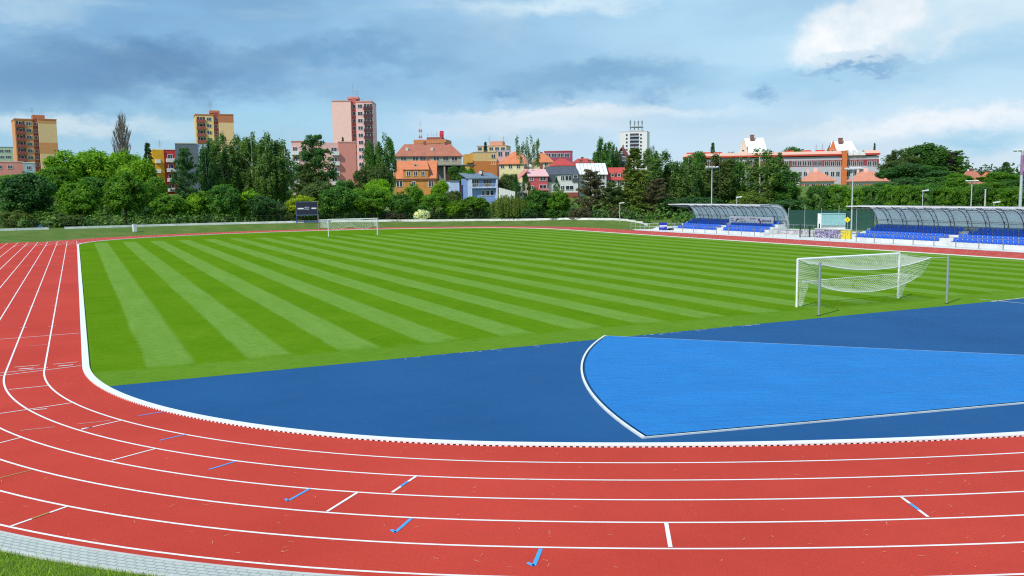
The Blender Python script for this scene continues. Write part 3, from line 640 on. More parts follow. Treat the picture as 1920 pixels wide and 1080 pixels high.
for a in (
    # front row behind the low white wall
    ('round', 48, 322, 104, 163, 'deep', 'dark round maple leaning over the left end of the white wall, clear short trunk', G1),
    ('round', 150, 336, 84, 165, 'mid', 'bright topped maple in front of the orange tower block', G1),
    ('round', 236, 322, 92, 166, 'mid', 'broad mid green maple between the white bin and the bare poplar', G1),
    ('round', 318, 362, 76, 168, 'mid', 'low bushy maple in front of the yellow and red flats', G1),
    ('round', 374, 358, 62, 172, 'bright', 'light green bushy tree in front of the grey flats', G1),
    ('round', 424, 344, 62, 168, 'dark', 'upright dark maple with pointed top below the birch clump', G1),
    ('round', 470, 356, 66, 171, 'bright', 'bright green round tree below the white birch stems', G1),
    ('round', 488, 366, 56, 167, 'deep', 'dark half of the round pair below the birch clump', G1),
    ('globe', 567, 366, 62, 168, 'yellow', 'yellow green ball tree standing behind the scoreboard', G1),
    ('round', 634, 348, 72, 170, 'dark', 'dark green rounded tree right of the scoreboard', G1),
    ('round', 700, 352, 72, 171, 'mid', 'wide green tree behind the far goal, right of its crossbar', G1),
    ('round', 752, 358, 50, 173, 'dark', 'dark tree under the orange villa, left of its bay', G1),
    ('globe', 814, 359, 55, 169, 'mid', 'ball headed maple under the orange villa, with visible stem', G1),
    ('globe', 890, 366, 54, 168, 'mid', 'ball headed maple under the blue house, with twin clear stem', G1),
    ('round', 850, 376, 42, 171, 'bright', 'light green bushy tree between the two ball headed maples', G1),
    ('round', 776, 344, 46, 185, 'mid', 'green tree hiding the foot of the orange villa', G1),
    ('willow', 955, 362, 78, 167, 'olive', 'weeping willow with hanging yellow green strands by the wall', None),
    ('round', 1010, 352, 50, 172, 'dark', 'dark bushy tree right of the weeping willow', G1),
    ('round', 1048, 354, 48, 170, 'mid', 'fresh green tree under the house with the slate roof', G1),
    ('round', 1030, 366, 40, 176, 'bright', 'small light green tree under the pink house', G1),
    ('pine', 1108, 312, 66, 172, 'brown', 'scraggly thin pine in front of the white metal roof', None),
    ('pine', 1146, 338, 60, 170, 'dull', 'brownish pine between the scraggly pine and the tall spruce', None),
    ('spruce', 1190, 272, 92, 172, 'olive', 'tall broad spruce left of the first grandstand', None),
    ('pine', 1232, 330, 66, 169, 'brown', 'low brownish pine beside the small white lamp post', None),
    ('birch', 1240, 280, 92, 184, 'birch', 'tall birch right behind the broad spruce', G2),
    ('birch', 1290, 290, 84, 178, 'birch', 'birch with pale limbs left of the floodlight over the first grandstand', G2),
    ('birch', 1345, 285, 90, 182, 'dull', 'feathery birch directly behind the floodlight of the first grandstand', G2),
    ('birch', 1425, 274, 104, 180, 'birch', 'widest birch behind the right end of the first grandstand', G2),
    ('birch', 1385, 292, 70, 190, 'dark', 'dark birch filling the gap left of the widest birch', G2),
    ('birch', 1478, 312, 74, 176, 'dark', 'darker drooping birch next to the clipped lime row', G2),
    ('spread', 1400, 352, 70, 172, 'olive', 'yellowish bushy tree just above the first grandstand roof', G2),
    ('spread', 1270, 360, 90, 168, 'deep', 'dark bushy tree behind the left tip of the first grandstand', G2),
    ('spread', 1330, 362, 80, 166, 'deep', 'dark bushy tree behind the middle of the first grandstand', G2),
    ('spread', 1470, 366, 80, 164, 'deep', 'dark bushy tree behind the right end of the first grandstand', G2),
    # second rank
    ('spread', 22, 350, 90, 205, 'bright', 'pale green tree at the left edge above the dark maple', G2),
    ('spread', 98, 300, 90, 200, 'mid', 'round green tree at the foot of the orange tower block', G2),
    ('spread', 145, 260, 116, 212, 'bright', 'largest bright green tree, just right of the orange tower block', G2),
    ('spread', 208, 262, 104, 214, 'bright', 'bright green tree with high crown left of the bare poplar', G2),
    ('spread', 262, 280, 80, 206, 'bright', 'yellowish green tree right below the bare poplar', G2),
    ('spread', 190, 318, 96, 190, 'dark', 'shaded tree between the two bright green giants', G2),
    ('spread', 70, 338, 80, 190, 'mid', 'mid green tree peeping over the dark maple', G2),
    ('spread', 272, 330, 64, 186, 'mid', 'mid green tree in front of the dark spruce', G2),
    ('barepoplar', 237, 216, 40, 270, 'dull', 'bare grey columnar poplar against the sky', None),
    ('spruce', 283, 262, 46, 208, 'blue', 'dark blue green spruce left of the yellow and red flats', None),
    ('pine', 350, 272, 58, 200, 'deep', 'thin see-through pine in front of the dark grey gable', None),
    ('birch', 392, 262, 40, 206, 'deep', 'dark birch at the left flank of the birch clump', 'birch clump in front of the orange brown tower'),
    ('birch', 418, 246, 67, 210, 'birch', 'birch right below the orange brown tower', 'birch clump in front of the orange brown tower'),
    ('birch', 448, 250, 67, 214, 'birch', 'birch with the thickest white stem in the clump', 'birch clump in front of the orange brown tower'),
    ('birch', 476, 244, 72, 212, 'birch', 'tallest birch in the middle of the clump', 'birch clump in front of the orange brown tower'),
    ('birch', 504, 246, 70, 209, 'birch', 'birch right of the tallest one in the clump', 'birch clump in front of the orange brown tower'),
    ('birch', 537, 258, 65, 211, 'birch', 'birch standing left of the pink flats', 'birch clump in front of the orange brown tower'),
    ('birch', 430, 268, 58, 226, 'deep', 'dark birch at the back of the clump, left half', 'birch clump in front of the orange brown tower'),
    ('birch', 490, 264, 62, 228, 'deep', 'dark birch at the back of the clump, right half', 'birch clump in front of the orange brown tower'),
    ('spread', 460, 330, 130, 224, 'deep', 'dark wide tree under the birch clump', G2),
    ('pine', 594, 247, 92, 200, 'deep', 'big dark pine between the two pink blocks of flats', None),
    ('pine', 580, 300, 66, 196, 'dull', 'lower ragged pine beside the big dark pine', None),
    ('spread', 596, 326, 80, 188, 'dull', 'dull green tree under the big dark pine', G2),
    ('spread', 650, 326, 60, 190, 'dark', 'dark tree below the salmon gable', G2),
    ('birch', 694, 258, 44, 222, 'dark', 'dark birch at the foot of the pink tower', G2),
    ('birch', 726, 246, 46, 216, 'dark', 'columnar dark birch right of the pink tower', G2),
    ('spread', 698, 288, 74, 206, 'dull', 'brownish tree between the salmon gable and the villa', G2),
    ('spread', 704, 322, 70, 192, 'bright', 'light green tree left of the orange villa', G2),
    ('spread', 668, 342, 60, 186, 'mid', 'mid green tree between scoreboard and villa', G2),
    ('spruce', 647, 253, 18, 300, 'blue', 'small dark spruce top against the pink tower', None),
    ('spread', 830, 330, 36, 232, 'bright', 'bright green tree between villa and blue house', G2),
    ('spread', 862, 300, 36, 262, 'dark', 'dark green tree in front of the long red roofed house', G2),
    ('spread', 879, 302, 26, 240, 'mid', 'green tree touching the carport roof', G2),
    ('spread', 848, 350, 44, 210, 'dull', 'greyish bush tree left of the blue house', G2),
    ('spread', 905, 370, 40, 200, 'dull', 'dull bush tree under the balcony of the blue house', G2),
    ('spread', 950, 318, 44, 238, 'dull', 'dull green tree between the blue and the pink house', G2),
    ('openbirch', 990, 250, 60, 262, 'birch', 'open birch with white forked limbs above the pink house', None),
    ('spread', 1030, 300, 50, 300, 'mid', 'green tree at the foot of the open white limbed birch', G2),
    ('thuja', 968, 326, 22, 222, 'deep', 'left one of two dark thuja columns by the pink house', 'thuja columns by the pink house'),
    ('thuja', 987, 324, 20, 222, 'deep', 'right one of two dark thuja columns by the pink house', 'thuja columns by the pink house'),
    ('thuja', 1044, 332, 16, 226, 'deep', 'slim dark thuja in front of the white house with slate roof', None),
    ('birch', 1128, 256, 52, 300, 'dark', 'bushy birch left of the dark gabled house', G2),
    ('birch', 1150, 268, 40, 306, 'birch', 'thin birch touching the dark gabled house', G2),
    ('spruce', 912, 262, 22, 350, 'blue', 'small conifer in front of the cream flat roofed block', None),
    ('spruce', 1168, 268, 12, 330, 'dark', 'tiny spruce top between dark gable and white tower', None),
    ('birch', 1222, 272, 40, 300, 'birch', 'sparse birch top right of the white tower', G2),
    ('spread', 1302, 272, 50, 345, 'dark', 'dark treetop behind the left end of the school roof', G2),
    ('spruce', 1335, 264, 26, 380, 'dark', 'pointed conifer behind the school roof', None),
    ('spread', 1372, 276, 24, 380, 'dark', 'small treetop left of the white school gable', G2),
    ('spread', 1490, 263, 76, 385, 'dark', 'round dark treetop behind the school between its two white gables', G2),
    ('spruce', 1636, 265, 15, 390, 'blue', 'slender spruce behind the right end of the school', None),
    ('birch', 1690, 276, 84, 232, 'dull', 'big drooping birch right of the school', G2),
    ('round', 1728, 268, 92, 238, 'dark', 'largest dark round tree right of the school', G2),
    ('round', 1770, 280, 52, 238, 'purple', 'purple leaved copper beech among green trees', None),
    ('pine', 1792, 280, 50, 236, 'dark', 'irregular dark tree between copper beech and red roofed house', None),
    ('spread', 1700, 300, 96, 220, 'deep', 'shaded lower tree under the large round tree', G2),
    ('spread', 1866, 318, 60, 205, 'mid', 'fresh green tree right of the red roofed house', G2),
    ('spruce', 1882, 302, 44, 215, 'dark', 'broad conifer top near the right edge', None),
    ('spread', 1908, 322, 60, 210, 'dark', 'dark tree behind the tall floodlight at the right edge', G2),
    ('spread', 1925, 318, 60, 240, 'deep', 'deep green tree at the very right edge', G2),
    ('spread', 1830, 344, 50, 175, 'mid', 'bushy tree hiding the foot of the red roofed house', G2),
    ('spread', 1762, 316, 70, 215, 'deep', 'shaded bushy tree under the copper beech', G2),
    ('spread', 1790, 320, 50, 205, 'mid', 'low green tree left of the red roofed house at far right', G2),
    ('spread', 1852, 328, 40, 205, 'mid', 'low green tree right of the red roofed house at far right', G2),
    ('spread', 176, 272, 90, 222, 'bright', 'bright green tree filling the gap between the two green giants', G2),
    ('spread', 240, 274, 86, 218, 'bright', 'bright green tree hiding the stem of the bare poplar', G2),
    ('spread', 118, 288, 80, 218, 'bright', 'bright green tree touching the right edge of the orange tower block', G2),
    ('spread', 300, 318, 56, 196, 'mid', 'green tree at the foot of the yellow and red flats', G2),
    ('birch', 463, 256, 70, 222, 'birch', 'birch in the second line of the clump, left of its middle', 'birch clump in front of the orange brown tower'),
    ('birch', 520, 258, 66, 220, 'birch', 'birch in the second line of the clump, right of its middle', 'birch clump in front of the orange brown tower'),
    ('birch', 405, 268, 56, 220, 'birch', 'birch in the second line of the clump, at its left end', 'birch clump in front of the orange brown tower'),
    ('birch', 1265, 300, 96, 188, 'birch', 'dull birch in the second line right of the tall birch', G2),
    ('birch', 1320, 304, 96, 190, 'birch', 'dull birch in the second line left of the floodlight', G2),
    ('birch', 1450, 296, 90, 186, 'birch', 'dull birch in the second line right of the widest birch', G2),
    ('spread', 1808, 346, 66, 172, 'mid', 'low light bushy tree right above the near grandstand roof, left of the plain post', G2),
    ('spread', 1856, 334, 70, 176, 'mid', 'bushy tree above the near grandstand roof, right of the plain post', G2),
    ('spread', 1902, 328, 76, 178, 'dark', 'bushy tree behind the foot of the tall thick floodlight', G2),
    ('round', 1684, 300, 56, 226, 'dull', 'dull round tree between school and the big drooping birch', G2),
    ('round', 1736, 308, 80, 226, 'dark', 'dark round tree below the copper beech', G2),
    ('spread', 18, 320, 112, 235, 'mid', 'mid green tree in front of the low salmon block at the left edge', G2),
    # shrubs
    ('shrub', 1648, 340, 44, 200, 'dark', 'dark bush between the right hand pavilion and the lime row', None),
    ('shrub', 1690, 330, 66, 198, 'deep', 'dark bush filling the gap under the big drooping birch', None),
    ('shrub', 1738, 330, 66, 198, 'dark', 'dark bush filling the gap under the largest round tree at right', None),
    ('shrub', 1786, 332, 60, 196, 'mid', 'bush filling the gap under the irregular tree right of the copper beech', None),
    ('shrub', 1836, 352, 50, 168, 'mid', 'light bush right behind the plain pale post', None),
    ('shrub', 792, 394, 34, 166, 'white', 'white blossoming bush by the wall, behind the far goal', None),
    ('shrub', 740, 396, 46, 166, 'brown', 'brown leaved bush right beside the blossoming bush', None),
    ('shrub', 1090, 386, 50, 165, 'brown', 'brownish bush below the scraggly pine', None),
    ('shrub', 1162, 388, 44, 165, 'brown', 'brownish bush left of the small lamp post', None),
    ('shrub', 120, 402, 90, 160, 'dull', 'wide dull bush behind the wall at far left', None),
    ('shrub', 25, 396, 70, 158, 'dull', 'dull bush in the left corner behind the wall', None),
    ('shrub', 1022, 362, 12, 232, 'yellow', 'small yellow bush in front of the pink house', None),
    ('shrub', 530, 388, 60, 172, 'dull', 'dull green bush left of the scoreboard', None),
    ('shrub', 990, 388, 46, 166, 'deep', 'deep green bush right of the willow', None),
    ('shrub', 1040, 390, 56, 164, 'dark', 'dark bush under the slate roofed house', None),
):
    tree(*a)
for k in range(12):      # slope filler bushes one can tell by their order along the wall
    px = 60+k*105+RNG.uniform(-18, 18)
    if px > 1200: break
    tree('shrub', px, 385+RNG.uniform(-10, 8), 84, 181, ('dark', 'mid', 'deep', 'dark')[k % 4], '%s bush from the left in the dim row behind the wall maples' % ORD[k], 'dim bushes behind the wall maples')
for k in range(13):
    px = 1535+k*33.5
    tree('lime', px, 345+RNG.uniform(-4, 5)+max(0, 1.5*(k-8)), 43, 158-k*1.2, 'mid' if k % 3 else 'dark', '%s lime from the left in the dense row behind the second grandstand' % ORD[k], 'dense row of limes behind the second grandstand')
P = []; T = []
for k in range(520):
    px = RNG.uniform(-150, 2100); d = RNG.uniform(480, 640); p = at(px, 400, d); z = terr(p[0], p[1]); r = RNG.uniform(3, 5.5)
    q, t = clumped([np.array((p[0], p[1], z+RNG.uniform(1, 6)))], [r], 60, np.array((p[0], p[1], z-3)), 1.7); P.append(q); T.append(t)
tag(link('distant_trees', quads_mesh('distant_trees', np.concatenate(P), leaf_mat('distant_leaf', .3, own=(.07, .13, .035)), np.concatenate(T))), kind='stuff')
# undergrowth along the wall and up the slope, read as one mass
P = []; T = []
for k in range(420):
    px = RNG.uniform(-40, 1290); d = behind_wall(px, RNG.uniform(150, 205), 3.0); p = at(px, 400, d); z = terr(p[0], p[1]); r = RNG.uniform(.8, 1.9)
    q, t = clumped([np.array((p[0], p[1], z+r*.6))], [r], 62, np.array((p[0], p[1], z-1)), .5); P.append(q); T.append(t)
o = link('undergrowth', quads_mesh('undergrowth', np.concatenate(P), leaf_mat('undergrowth_leaf', .3, own=(.095, .20, .034)), np.concatenate(T))); tag(o, kind='stuff')
P = []; T = []
for k in range(330):
    px = RNG.uniform(1270, 2000); d = RNG.uniform(148, 185); p = at(px, 400, d); z = terr(p[0], p[1]); r = RNG.uniform(.8, 2.2)
    q, t = clumped([np.array((p[0], p[1], z+r*.7))], [r], 62, np.array((p[0], p[1], z-1)), .5); P.append(q); T.append(t)
o = link('undergrowth', quads_mesh('undergrowth_right', np.concatenate(P), MATS.get('x') or bpy.data.materials['undergrowth_leaf'], np.concatenate(T))); tag(o, kind='stuff')

# ------------------------------------------------------------------ buildings
def glass_mat():
    m, n, b = newmat('window_glass'); b.inputs['Base Color'].default_value = (.035, .045, .06, 1); b.inputs['Roughness'].default_value = .12; b.inputs['Specular IOR Level'].default_value = .7
    return m
M_GLASS = glass_mat(); M_FRAME = mat('window_white', (.74, .74, .72), .5, 3, .06); M_RECSHADE = mat('loggia_shade', (.06, .055, .06), .8)  # the loggia colour is painted shade for recesses that are not cut
M_METAL = mat('grey_metal', (.36, .38, .39), .45, 2, .1, metal=.6); M_ROOFTAR = mat('roof_felt', (.16, .15, .15), .9)
def tile_mat(name, col, row=.33):
    m, n, b = newmat(name); tc = n.node('ShaderNodeTexCoord').outputs['Object']; xyz = n.node('ShaderNodeSeparateXYZ', i_0=tc)
    wv = n.math('FRACT', n.math('DIVIDE', xyz.outputs[2], row)); big = n.noise(tc, .6, 5, .65); sm = n.noise(tc, 5, 3, .7)
    c = n.mix(n.rng(big, .3, .7), tuple(v*.82 for v in lin(col)), tuple(min(1, v*1.12) for v in lin(col)))
    c = n.mix(n.rng(sm, .5, .8, 0, .45), c, tuple(v*.6 for v in lin(col)))
    n.put(b.inputs['Base Color'], c); b.inputs['Roughness'].default_value = .75
    n.put(b.inputs['Normal'], n.node('ShaderNodeBump', i_Strength=.8, i_Distance=.06, i_Height=wv).outputs[0]); return m
WINS = {}
def win_meshes(w, h, panes):
    key = (round(w, 1), round(h, 1), panes)
    if key not in WINS:
        w, h = key[0], key[1]; f = .09; m = MB()
        m.box(-w/2, w/2, -.09, 0, h/2-f, h/2); m.box(-w/2, w/2, -.12, 0, -h/2, -h/2+f); m.box(-w/2, -w/2+f, -.09, 0, -h/2+f, h/2-f); m.box(w/2-f, w/2, -.09, 0, -h/2+f, h/2-f)
        for k in range(1, panes): x = -w/2+w*k/panes; m.box(x-.045, x+.045, -.085, 0, -h/2+f, h/2-f)
        p = MB(); p.box(-w/2+f, w/2-f, -.03, 0, -h/2+f, h/2-f)
        WINS[key] = (m.mesh('window_frame', M_FRAME), p.mesh('window_pane', M_GLASS))
    return WINS[key]
class Bld:
    def __init__(s, name, label, pxc, d, turn=0., cat='building', group=None):
        p = at(pxc, 400, d); s.z = terr(p[0], p[1])-.6; s.o = np.array((p[0], p[1], s.z))
        bear = math.atan2(p[0]-CAM[0], p[1]-CAM[1]); s.rz = -bear+turn
        s.X = np.array((math.cos(s.rz), math.sin(s.rz), 0)); s.N = np.array((-math.sin(s.rz), math.cos(s.rz), 0))
        s.root = tag(empty(name, s.o, s.rz), label, cat, group); s.m = d/FPX
    def loc(s, px, py, y=0.):
        v = FW+(px-960)/FPX*RT-(py-540)/FPX*UP; t = (np.dot(s.o-CAM, s.N)+y)/np.dot(v, s.N); q = CAM+v*t-s.o
        return float(np.dot(q, s.X)), float(q[2])
    def lx(s, px, py=330, y=0.): return s.loc(px, py, y)[0]
    def lz(s, py, px, y=0.): return s.loc(px, py, y)[1]
    def part(s, name, mb, m, parent=None): return mb.build(name, m, parent or s.root)
    def wall(s, x0, x1, y0, y1, z0, z1, m, name='wall', parent=None):
        b = MB(); b.box(x0, x1, y0, y1, z0, z1); return s.part(name, b, m, parent)
    def win(s, x, z, w, h, y=0., panes=2, face='f', parent=None, xs=None):
        fm, pm = win_meshes(w, h, panes); f = link('window', fm, parent or s.root); f.location = (x, y, z)
        if face == 'l': f.rotation_euler = (0, 0, -math.pi/2)
        if face == 'r': f.rotation_euler = (0, 0, math.pi/2)
        link('pane', pm, f); return f
    def win_px(s, px, py, w, h, y=0., panes=2):
        x, z = s.loc(px, py, y); return s.win(x, z, w, h, y, panes)
    def gable(s, x0, x1, y0, y1, z0, h, m, along='x', over=.4, name='roof', thick=.18, endm=None, hip=0., hipz=None):
        """pitched roof; along = ridge direction; hip = how far the ridge stops short of each end; gable ends filled"""
        b = MB(); X0, X1, Y0, Y1 = x0-over, x1+over, y0-over, y1+over
        if along == 'x':
            ym = (y0+y1)/2; sl = h/((y1-y0)/2); ze = z0-over*sl
            rl, rr = (X0+hip if hip else X0, X1-hip if hip else X1); rz_ = z0+h
            A = [(X0, Y0, ze), (X1, Y0, ze), (X1, Y1, ze), (X0, Y1, ze), (rl, ym, rz_), (rr, ym, rz_)]
            top = [(0, 1, 5, 4), (2, 3, 4, 5), (1, 2, 5), (3, 0, 4)] if hip else [(0, 1, 5, 4), (2, 3, 4, 5)]
            e = [(x0, y0, z0), (x0, y1, z0), (x0, ym, z0+h-.05)]; e2 = [(x1, y0, z0), (x1, y1, z0), (x1, ym, z0+h-.05)]; vec = (.2, 0, 0); vec2 = (-.2, 0, 0)
        else:
            xm = (x0+x1)/2; sl = h/((x1-x0)/2); ze = z0-over*sl
            rl, rr = (Y0+hip if hip else Y0, Y1-hip if hip else Y1); rz_ = z0+h
            A = [(X0, Y0, ze), (X1, Y0, ze), (X1, Y1, ze), (X0, Y1, ze), (xm, rl, rz_), (xm, rr, rz_)]
            top = [(1, 2, 5, 4), (3, 0, 4, 5), (0, 1, 4), (2, 3, 5)] if hip else [(1, 2, 5, 4), (3, 0, 4, 5)]
            e = [(x0, y0, z0), (x1, y0, z0), (xm, y0, z0+h-.05)]; e2 = [(x0, y1, z0), (x1, y1, z0), (xm, y1, z0+h-.05)]; vec = (0, .2, 0); vec2 = (0, -.2, 0)
        b.add(A, top); k = [(q[0], q[1], q[2]-thick) for q in A]; b.add(k, [f[::-1] for f in top])
        rim = [0, 1, 2, 3] if hip else ([0, 1, 5, 2, 3, 4] if along == 'x' else [0, 4, 1, 2, 5, 3])
        for i in range(len(rim)):
            p, q = rim[i], rim[(i+1) % len(rim)]; b.add([A[p], A[q], k[q], k[p]], [(0, 1, 2, 3)])
        r = b.build(name, m, s.root, fix=False)
        if endm and not hip:
            g_ = MB(); g_.prism(e, vec); g_.prism(e2, vec2); g_.build('gable_wall', endm, s.root)
        return r
def aerial(b, x, y, z, h, parent=None, arms=3):
    m = MB(); m.tube([(x, y, z), (x, y, z+h)], .07, 5)
    for k in range(arms):
        zz = z+h*(.45+.5*k/max(1, arms)); m.tube([(x-.7, y, zz), (x+.7, y, zz)], .04, 4)
    m.build('antenna', M_METAL, parent or b.root)
def chimney(b, x, y, z0, z1, w=.8, m=None, parent=None):
    c = MB(); c.box(x-w/2, x+w/2, y-w/2, y+w/2, z0, z1); c.box(x-w/2-.08, x+w/2+.08, y-w/2-.08, y+w/2+.08, z1, z1+.15); c.build('chimney', m or mat('chimney_brick', (.22, .10, .07), .9, 4, .2), parent or b.root)

# --- three point blocks
def tower(name, label, pxc, d, turn, px, top, tier, stair_top, roof, cols, storeys, windows, mirror=False, band=None):
    """px = (left, window-bay/recess, recess/blank, right); window column centres, storey pitch measured on the photo"""
    b = Bld(name, label, pxc, d, turn, 'tower block'); mw, mb_, mr = cols['bay'], cols['blank'], cols['recess']
    x = [b.lx(q, 300) for q in px]; zt = b.lz(top, pxc); dep = 13.0
    bay = (x[0], x[1]) if not mirror else (x[2], x[3]); bl = (x[2], x[3]) if not mirror else (x[0], x[1])
    b.wall(bay[0], bay[1], 0, dep, 0, zt-.4, mw); b.wall(bl[0], bl[1], -.6, dep-.6, 0, zt-.1, mb_)
    b.wall(x[1], x[2], 1.2, dep-1.2, 0, zt+stair_top, mr, 'stairwell')
    rb = MB(); rb.box(bay[0]-.15, bay[1]+.05, -.15, dep+.1, zt-.4, zt+.15); rb.box(bl[0]-.05, bl[1]+.15, -.75, dep-.5, zt-.1, zt+.3); b.part('roof', rb, cols['cap'])
    if roof: b.wall(b.lx(roof[0], 220), b.lx(roof[1], 220), 2.0, 7.5, zt+stair_top-.3, zt+stair_top+roof[2], cols['cap'], 'lift_house')
    ph = tier
    for k in range(storeys):
        zc = zt-1.9-k*ph
        for (u, kind) in windows:
            ww = (bay[1]-bay[0])
            if kind == 'w': b.win(bay[0]+ww*u, zc, 1.9, 1.5, 0, 2)
            else:
                g_ = MB(); g_.box(bay[0]+ww*u-1.55, bay[0]+ww*u+1.55, -.06, 0, zc-1.3, zc+.9); lo = g_.build('loggia', M_RECSHADE, b.root)  # flat panel proud of the wall, recess shade put into its dark colour
                fm, pm = win_meshes(1.4, 1.3, 1); f2 = link('window', fm, lo); f2.location = (bay[0]+ww*u+.1, -.07, zc+.15)
                g_ = MB(); g_.box(bay[0]+ww*u-1.75, bay[0]+ww*u+1.75, -.75, -.62, zc-1.5, zc-.25); g_.box(bay[0]+ww*u-1.75, bay[0]+ww*u-1.62, -.62, -.0, zc-1.5, zc-.25); g_.box(bay[0]+ww*u+1.62, bay[0]+ww*u+1.75, -.62, -.0, zc-1.5, zc-.25); g_.box(bay[0]+ww*u-1.62, bay[0]+ww*u+1.62, -.62, 0, zc-1.5, zc-1.4)
                g_.build('balcony', cols['balc'], b.root)
        xm = (x[1]+x[2])/2; b.win(xm, zc, min(1.2, x[2]-x[1]-.5), 1.5, 1.2, 1)
        # side windows
        if bl is not None and cols.get('side'):
            xx, fc = (bl[1], 'r') if not mirror else (bl[0], 'l')
            for yy in (3.0, 8.6): b.win(xx, zc, 1.9, 1.5, yy, 2, fc)
    if band: 
        for (z0, z1, m) in band: 
            q = MB(); q.box(bl[0]-.03, bl[1]+.03, -.63, dep-.57, zt+z0, zt+z1); b.part('wall_band', q, m)
    return b, zt, x
C = mat
M_OR, M_CREAM, M_MAR = C('stucco_orange', (.66, .29, .11), amp=.06), C('stucco_cream', (.76, .52, .27), amp=.06), C('stucco_maroon', (.30, .075, .06))
M_YEL, M_CAP = C('stucco_yellow', (.78, .55, .22), amp=.06), C('stucco_rust', (.50, .18, .08))
b, zt, x = tower('tower_block', 'orange and cream tower block at the far left, maroon balconies', 73, 374, .10, (32, 66, 76, 110), 224, 2.78, .3, (62, 85, 1.7), dict(bay=M_OR, blank=M_CREAM, recess=M_MAR, cap=M_CAP, balc=M_MAR, side=True), 7, ((.3, 'b'), (.76, 'w')), band=[(-1.6, -.12, M_OR), (-14, -9.5, M_OR)])
aerial(b, b.lx(62, 210), 4, zt+1.8, 3.6); 
b, zt, x = tower('tower_block', 'yellow and rust tower block behind the birch clump', 407, 374, .06, (370, 404, 413, 441), 215, 2.78, 1.0, (394, 413, .9), dict(bay=M_YEL, blank=M_CREAM, recess=M_MAR, cap=M_CAP, balc=M_MAR, side=True), 6, ((.3, 'b'), (.74, 'w')), band=[(-3.2, -.12, M_CAP)])
aerial(b, b.lx(395, 200), 4, zt+1.9, 4.2)
M_PINK, M_PINKD, M_PLUM = C('stucco_pink', (.82, .52, .46), amp=.05), C('stucco_rose', (.50, .13, .11)), C('parapet_plum', (.075, .03, .045))
b, zt, x = tower('tower_block', 'tallest pale pink tower block with dark plum balconies', 658, 352, -.16, (626, 661, 670, 700), 190, 2.8, 1.4, (650, 671, .6), dict(bay=C('stucco_pink2', (.80, .46, .44), amp=.05), blank=M_PINK, recess=M_PINKD, cap=C('cap_rose', (.60, .26, .22)), balc=M_PLUM, side=True), 9, ((.26, 'w'), (.76, 'b')), mirror=True)
q = MB(); q.box(x[0]-.12, x[0]-.01, .6, 5.6, 0, zt-.2); q.box(x[0]-.12, x[0]-.01, 8.4, 12.0, 0, zt-.2); b.part('wall_band', q, C('stucco_brick', (.58, .16, .07)))
aerial(b, b.lx(659, 180), 4, zt+1.6, 5.6, arms=2); aerial(b, b.lx(666, 180), 5, zt+1.6, 3.6); aerial(b, b.lx(676, 185), 6, zt, 1.6, arms=1)

# --- flats in the trees
def flats(name, label, pxl, pxr, top, d, turn, dep, wall, cap=None, cat='flats'):
    b = Bld(name, label, (pxl+pxr)/2, d, turn, cat); x0, x1 = b.lx(pxl), b.lx(pxr); zt = b.lz(top, (pxl+pxr)/2)
    b.wall(x0, x1, 0, dep, 0, zt, wall); q = MB(); q.box(x0-.12, x1+.12, -.12, dep+.12, zt, zt+.28); b.part('roof', q, cap or M_ROOFTAR); return b, x0, x1, zt
def balcony(b, x, z, w, m, y=0., dep=1.2):
    g_ = MB(); g_.box(x-w/2, x+w/2, y-dep, y-dep+.1, z-.1, z+1.0); g_.box(x-w/2, x-w/2+.1, y-dep+.1, y, z-.1, z+1.0); g_.box(x+w/2-.1, x+w/2, y-dep+.1, y, z-.1, z+1.0); g_.box(x-w/2+.1, x+w/2-.1, y-dep+.1, y, z-.1, z+.05)
    o_ = g_.build('balcony', m, b.root); return o_
b, x0, x1, zt = flats('apartment_building', 'yellow and red block of flats with white balconies', 288, 331, 281, 262, .12, 10, C('stucco_red', (.60, .045, .045)), M_FRAME)
xm = b.lx(309); b.wall(x0-.05, xm, -.35, 5, 0, zt-.05, C('stucco_ochre', (.70, .36, .012)), 'wall')
for k in range(4):
    z = zt-2.6-2.85*k; balcony(b, b.lx(321), z-.9, 2.4, M_FRAME); b.win(b.lx(321), z+.5, 1.4, 1.7, 0, 2); balcony(b, b.lx(297), z-1.2, 1.3, M_FRAME, -.35)
aerial(b, b.lx(305), 3, zt, 3.0)
M_SLATE = C('stucco_slate', (.115, .14, .165)); M_PALEB = C('stucco_paleblue', (.34, .44, .52))
b, x0, x1, zt = flats('apartment_building', 'grey block of flats with dark blank gable and pale balcony side', 331, 371, 269, 250, -.02, 8, M_SLATE, M_FRAME)
x2 = b.lx(396); b.wall(x1, x2, .3, 7.5, 0, zt-.2, M_PALEB, 'wall')
for k in range(5):
    z = zt-2.6-2.85*k; balcony(b, x1+1.4, z-.9, 2.2, C('balcony_grey', (.42, .50, .55)), .3); b.win(x1+1.4, z+.4, 1.5, 1.7, .3, 2)
M_SALM = C('stucco_salmon', (.70, .27, .22), amp=.06); M_LPINK = C('stucco_lightpink', (.80, .47, .42), amp=.06)
b, x0, x1, zt = flats('apartment_building', 'light pink block of flats, mostly hidden by the big dark pine', 549, 600, 266, 258, .0, 9, M_LPINK, C('cap_salmon', (.55, .20, .16)))
for k in range(4):
    z = zt-2.6-2.85*k; balcony(b, b.lx(555), z-1.0, 2.1, M_FRAME); b.win(b.lx(555), z+.4, 1.3, 1.6, 0, 2); b.win(b.lx(572), z+.4, 1.4, 1.4, 0, 2)
b, x0, x1, zt = flats('apartment_building', 'salmon block of flats with blank gable beside the big dark pine', 636, 669, 267, 258, .18, 9, M_SALM, M_LPINK)
x2 = b.lx(604); b.wall(x2, x0, .25, 8, 0, zt-.1, M_LPINK, 'wall')
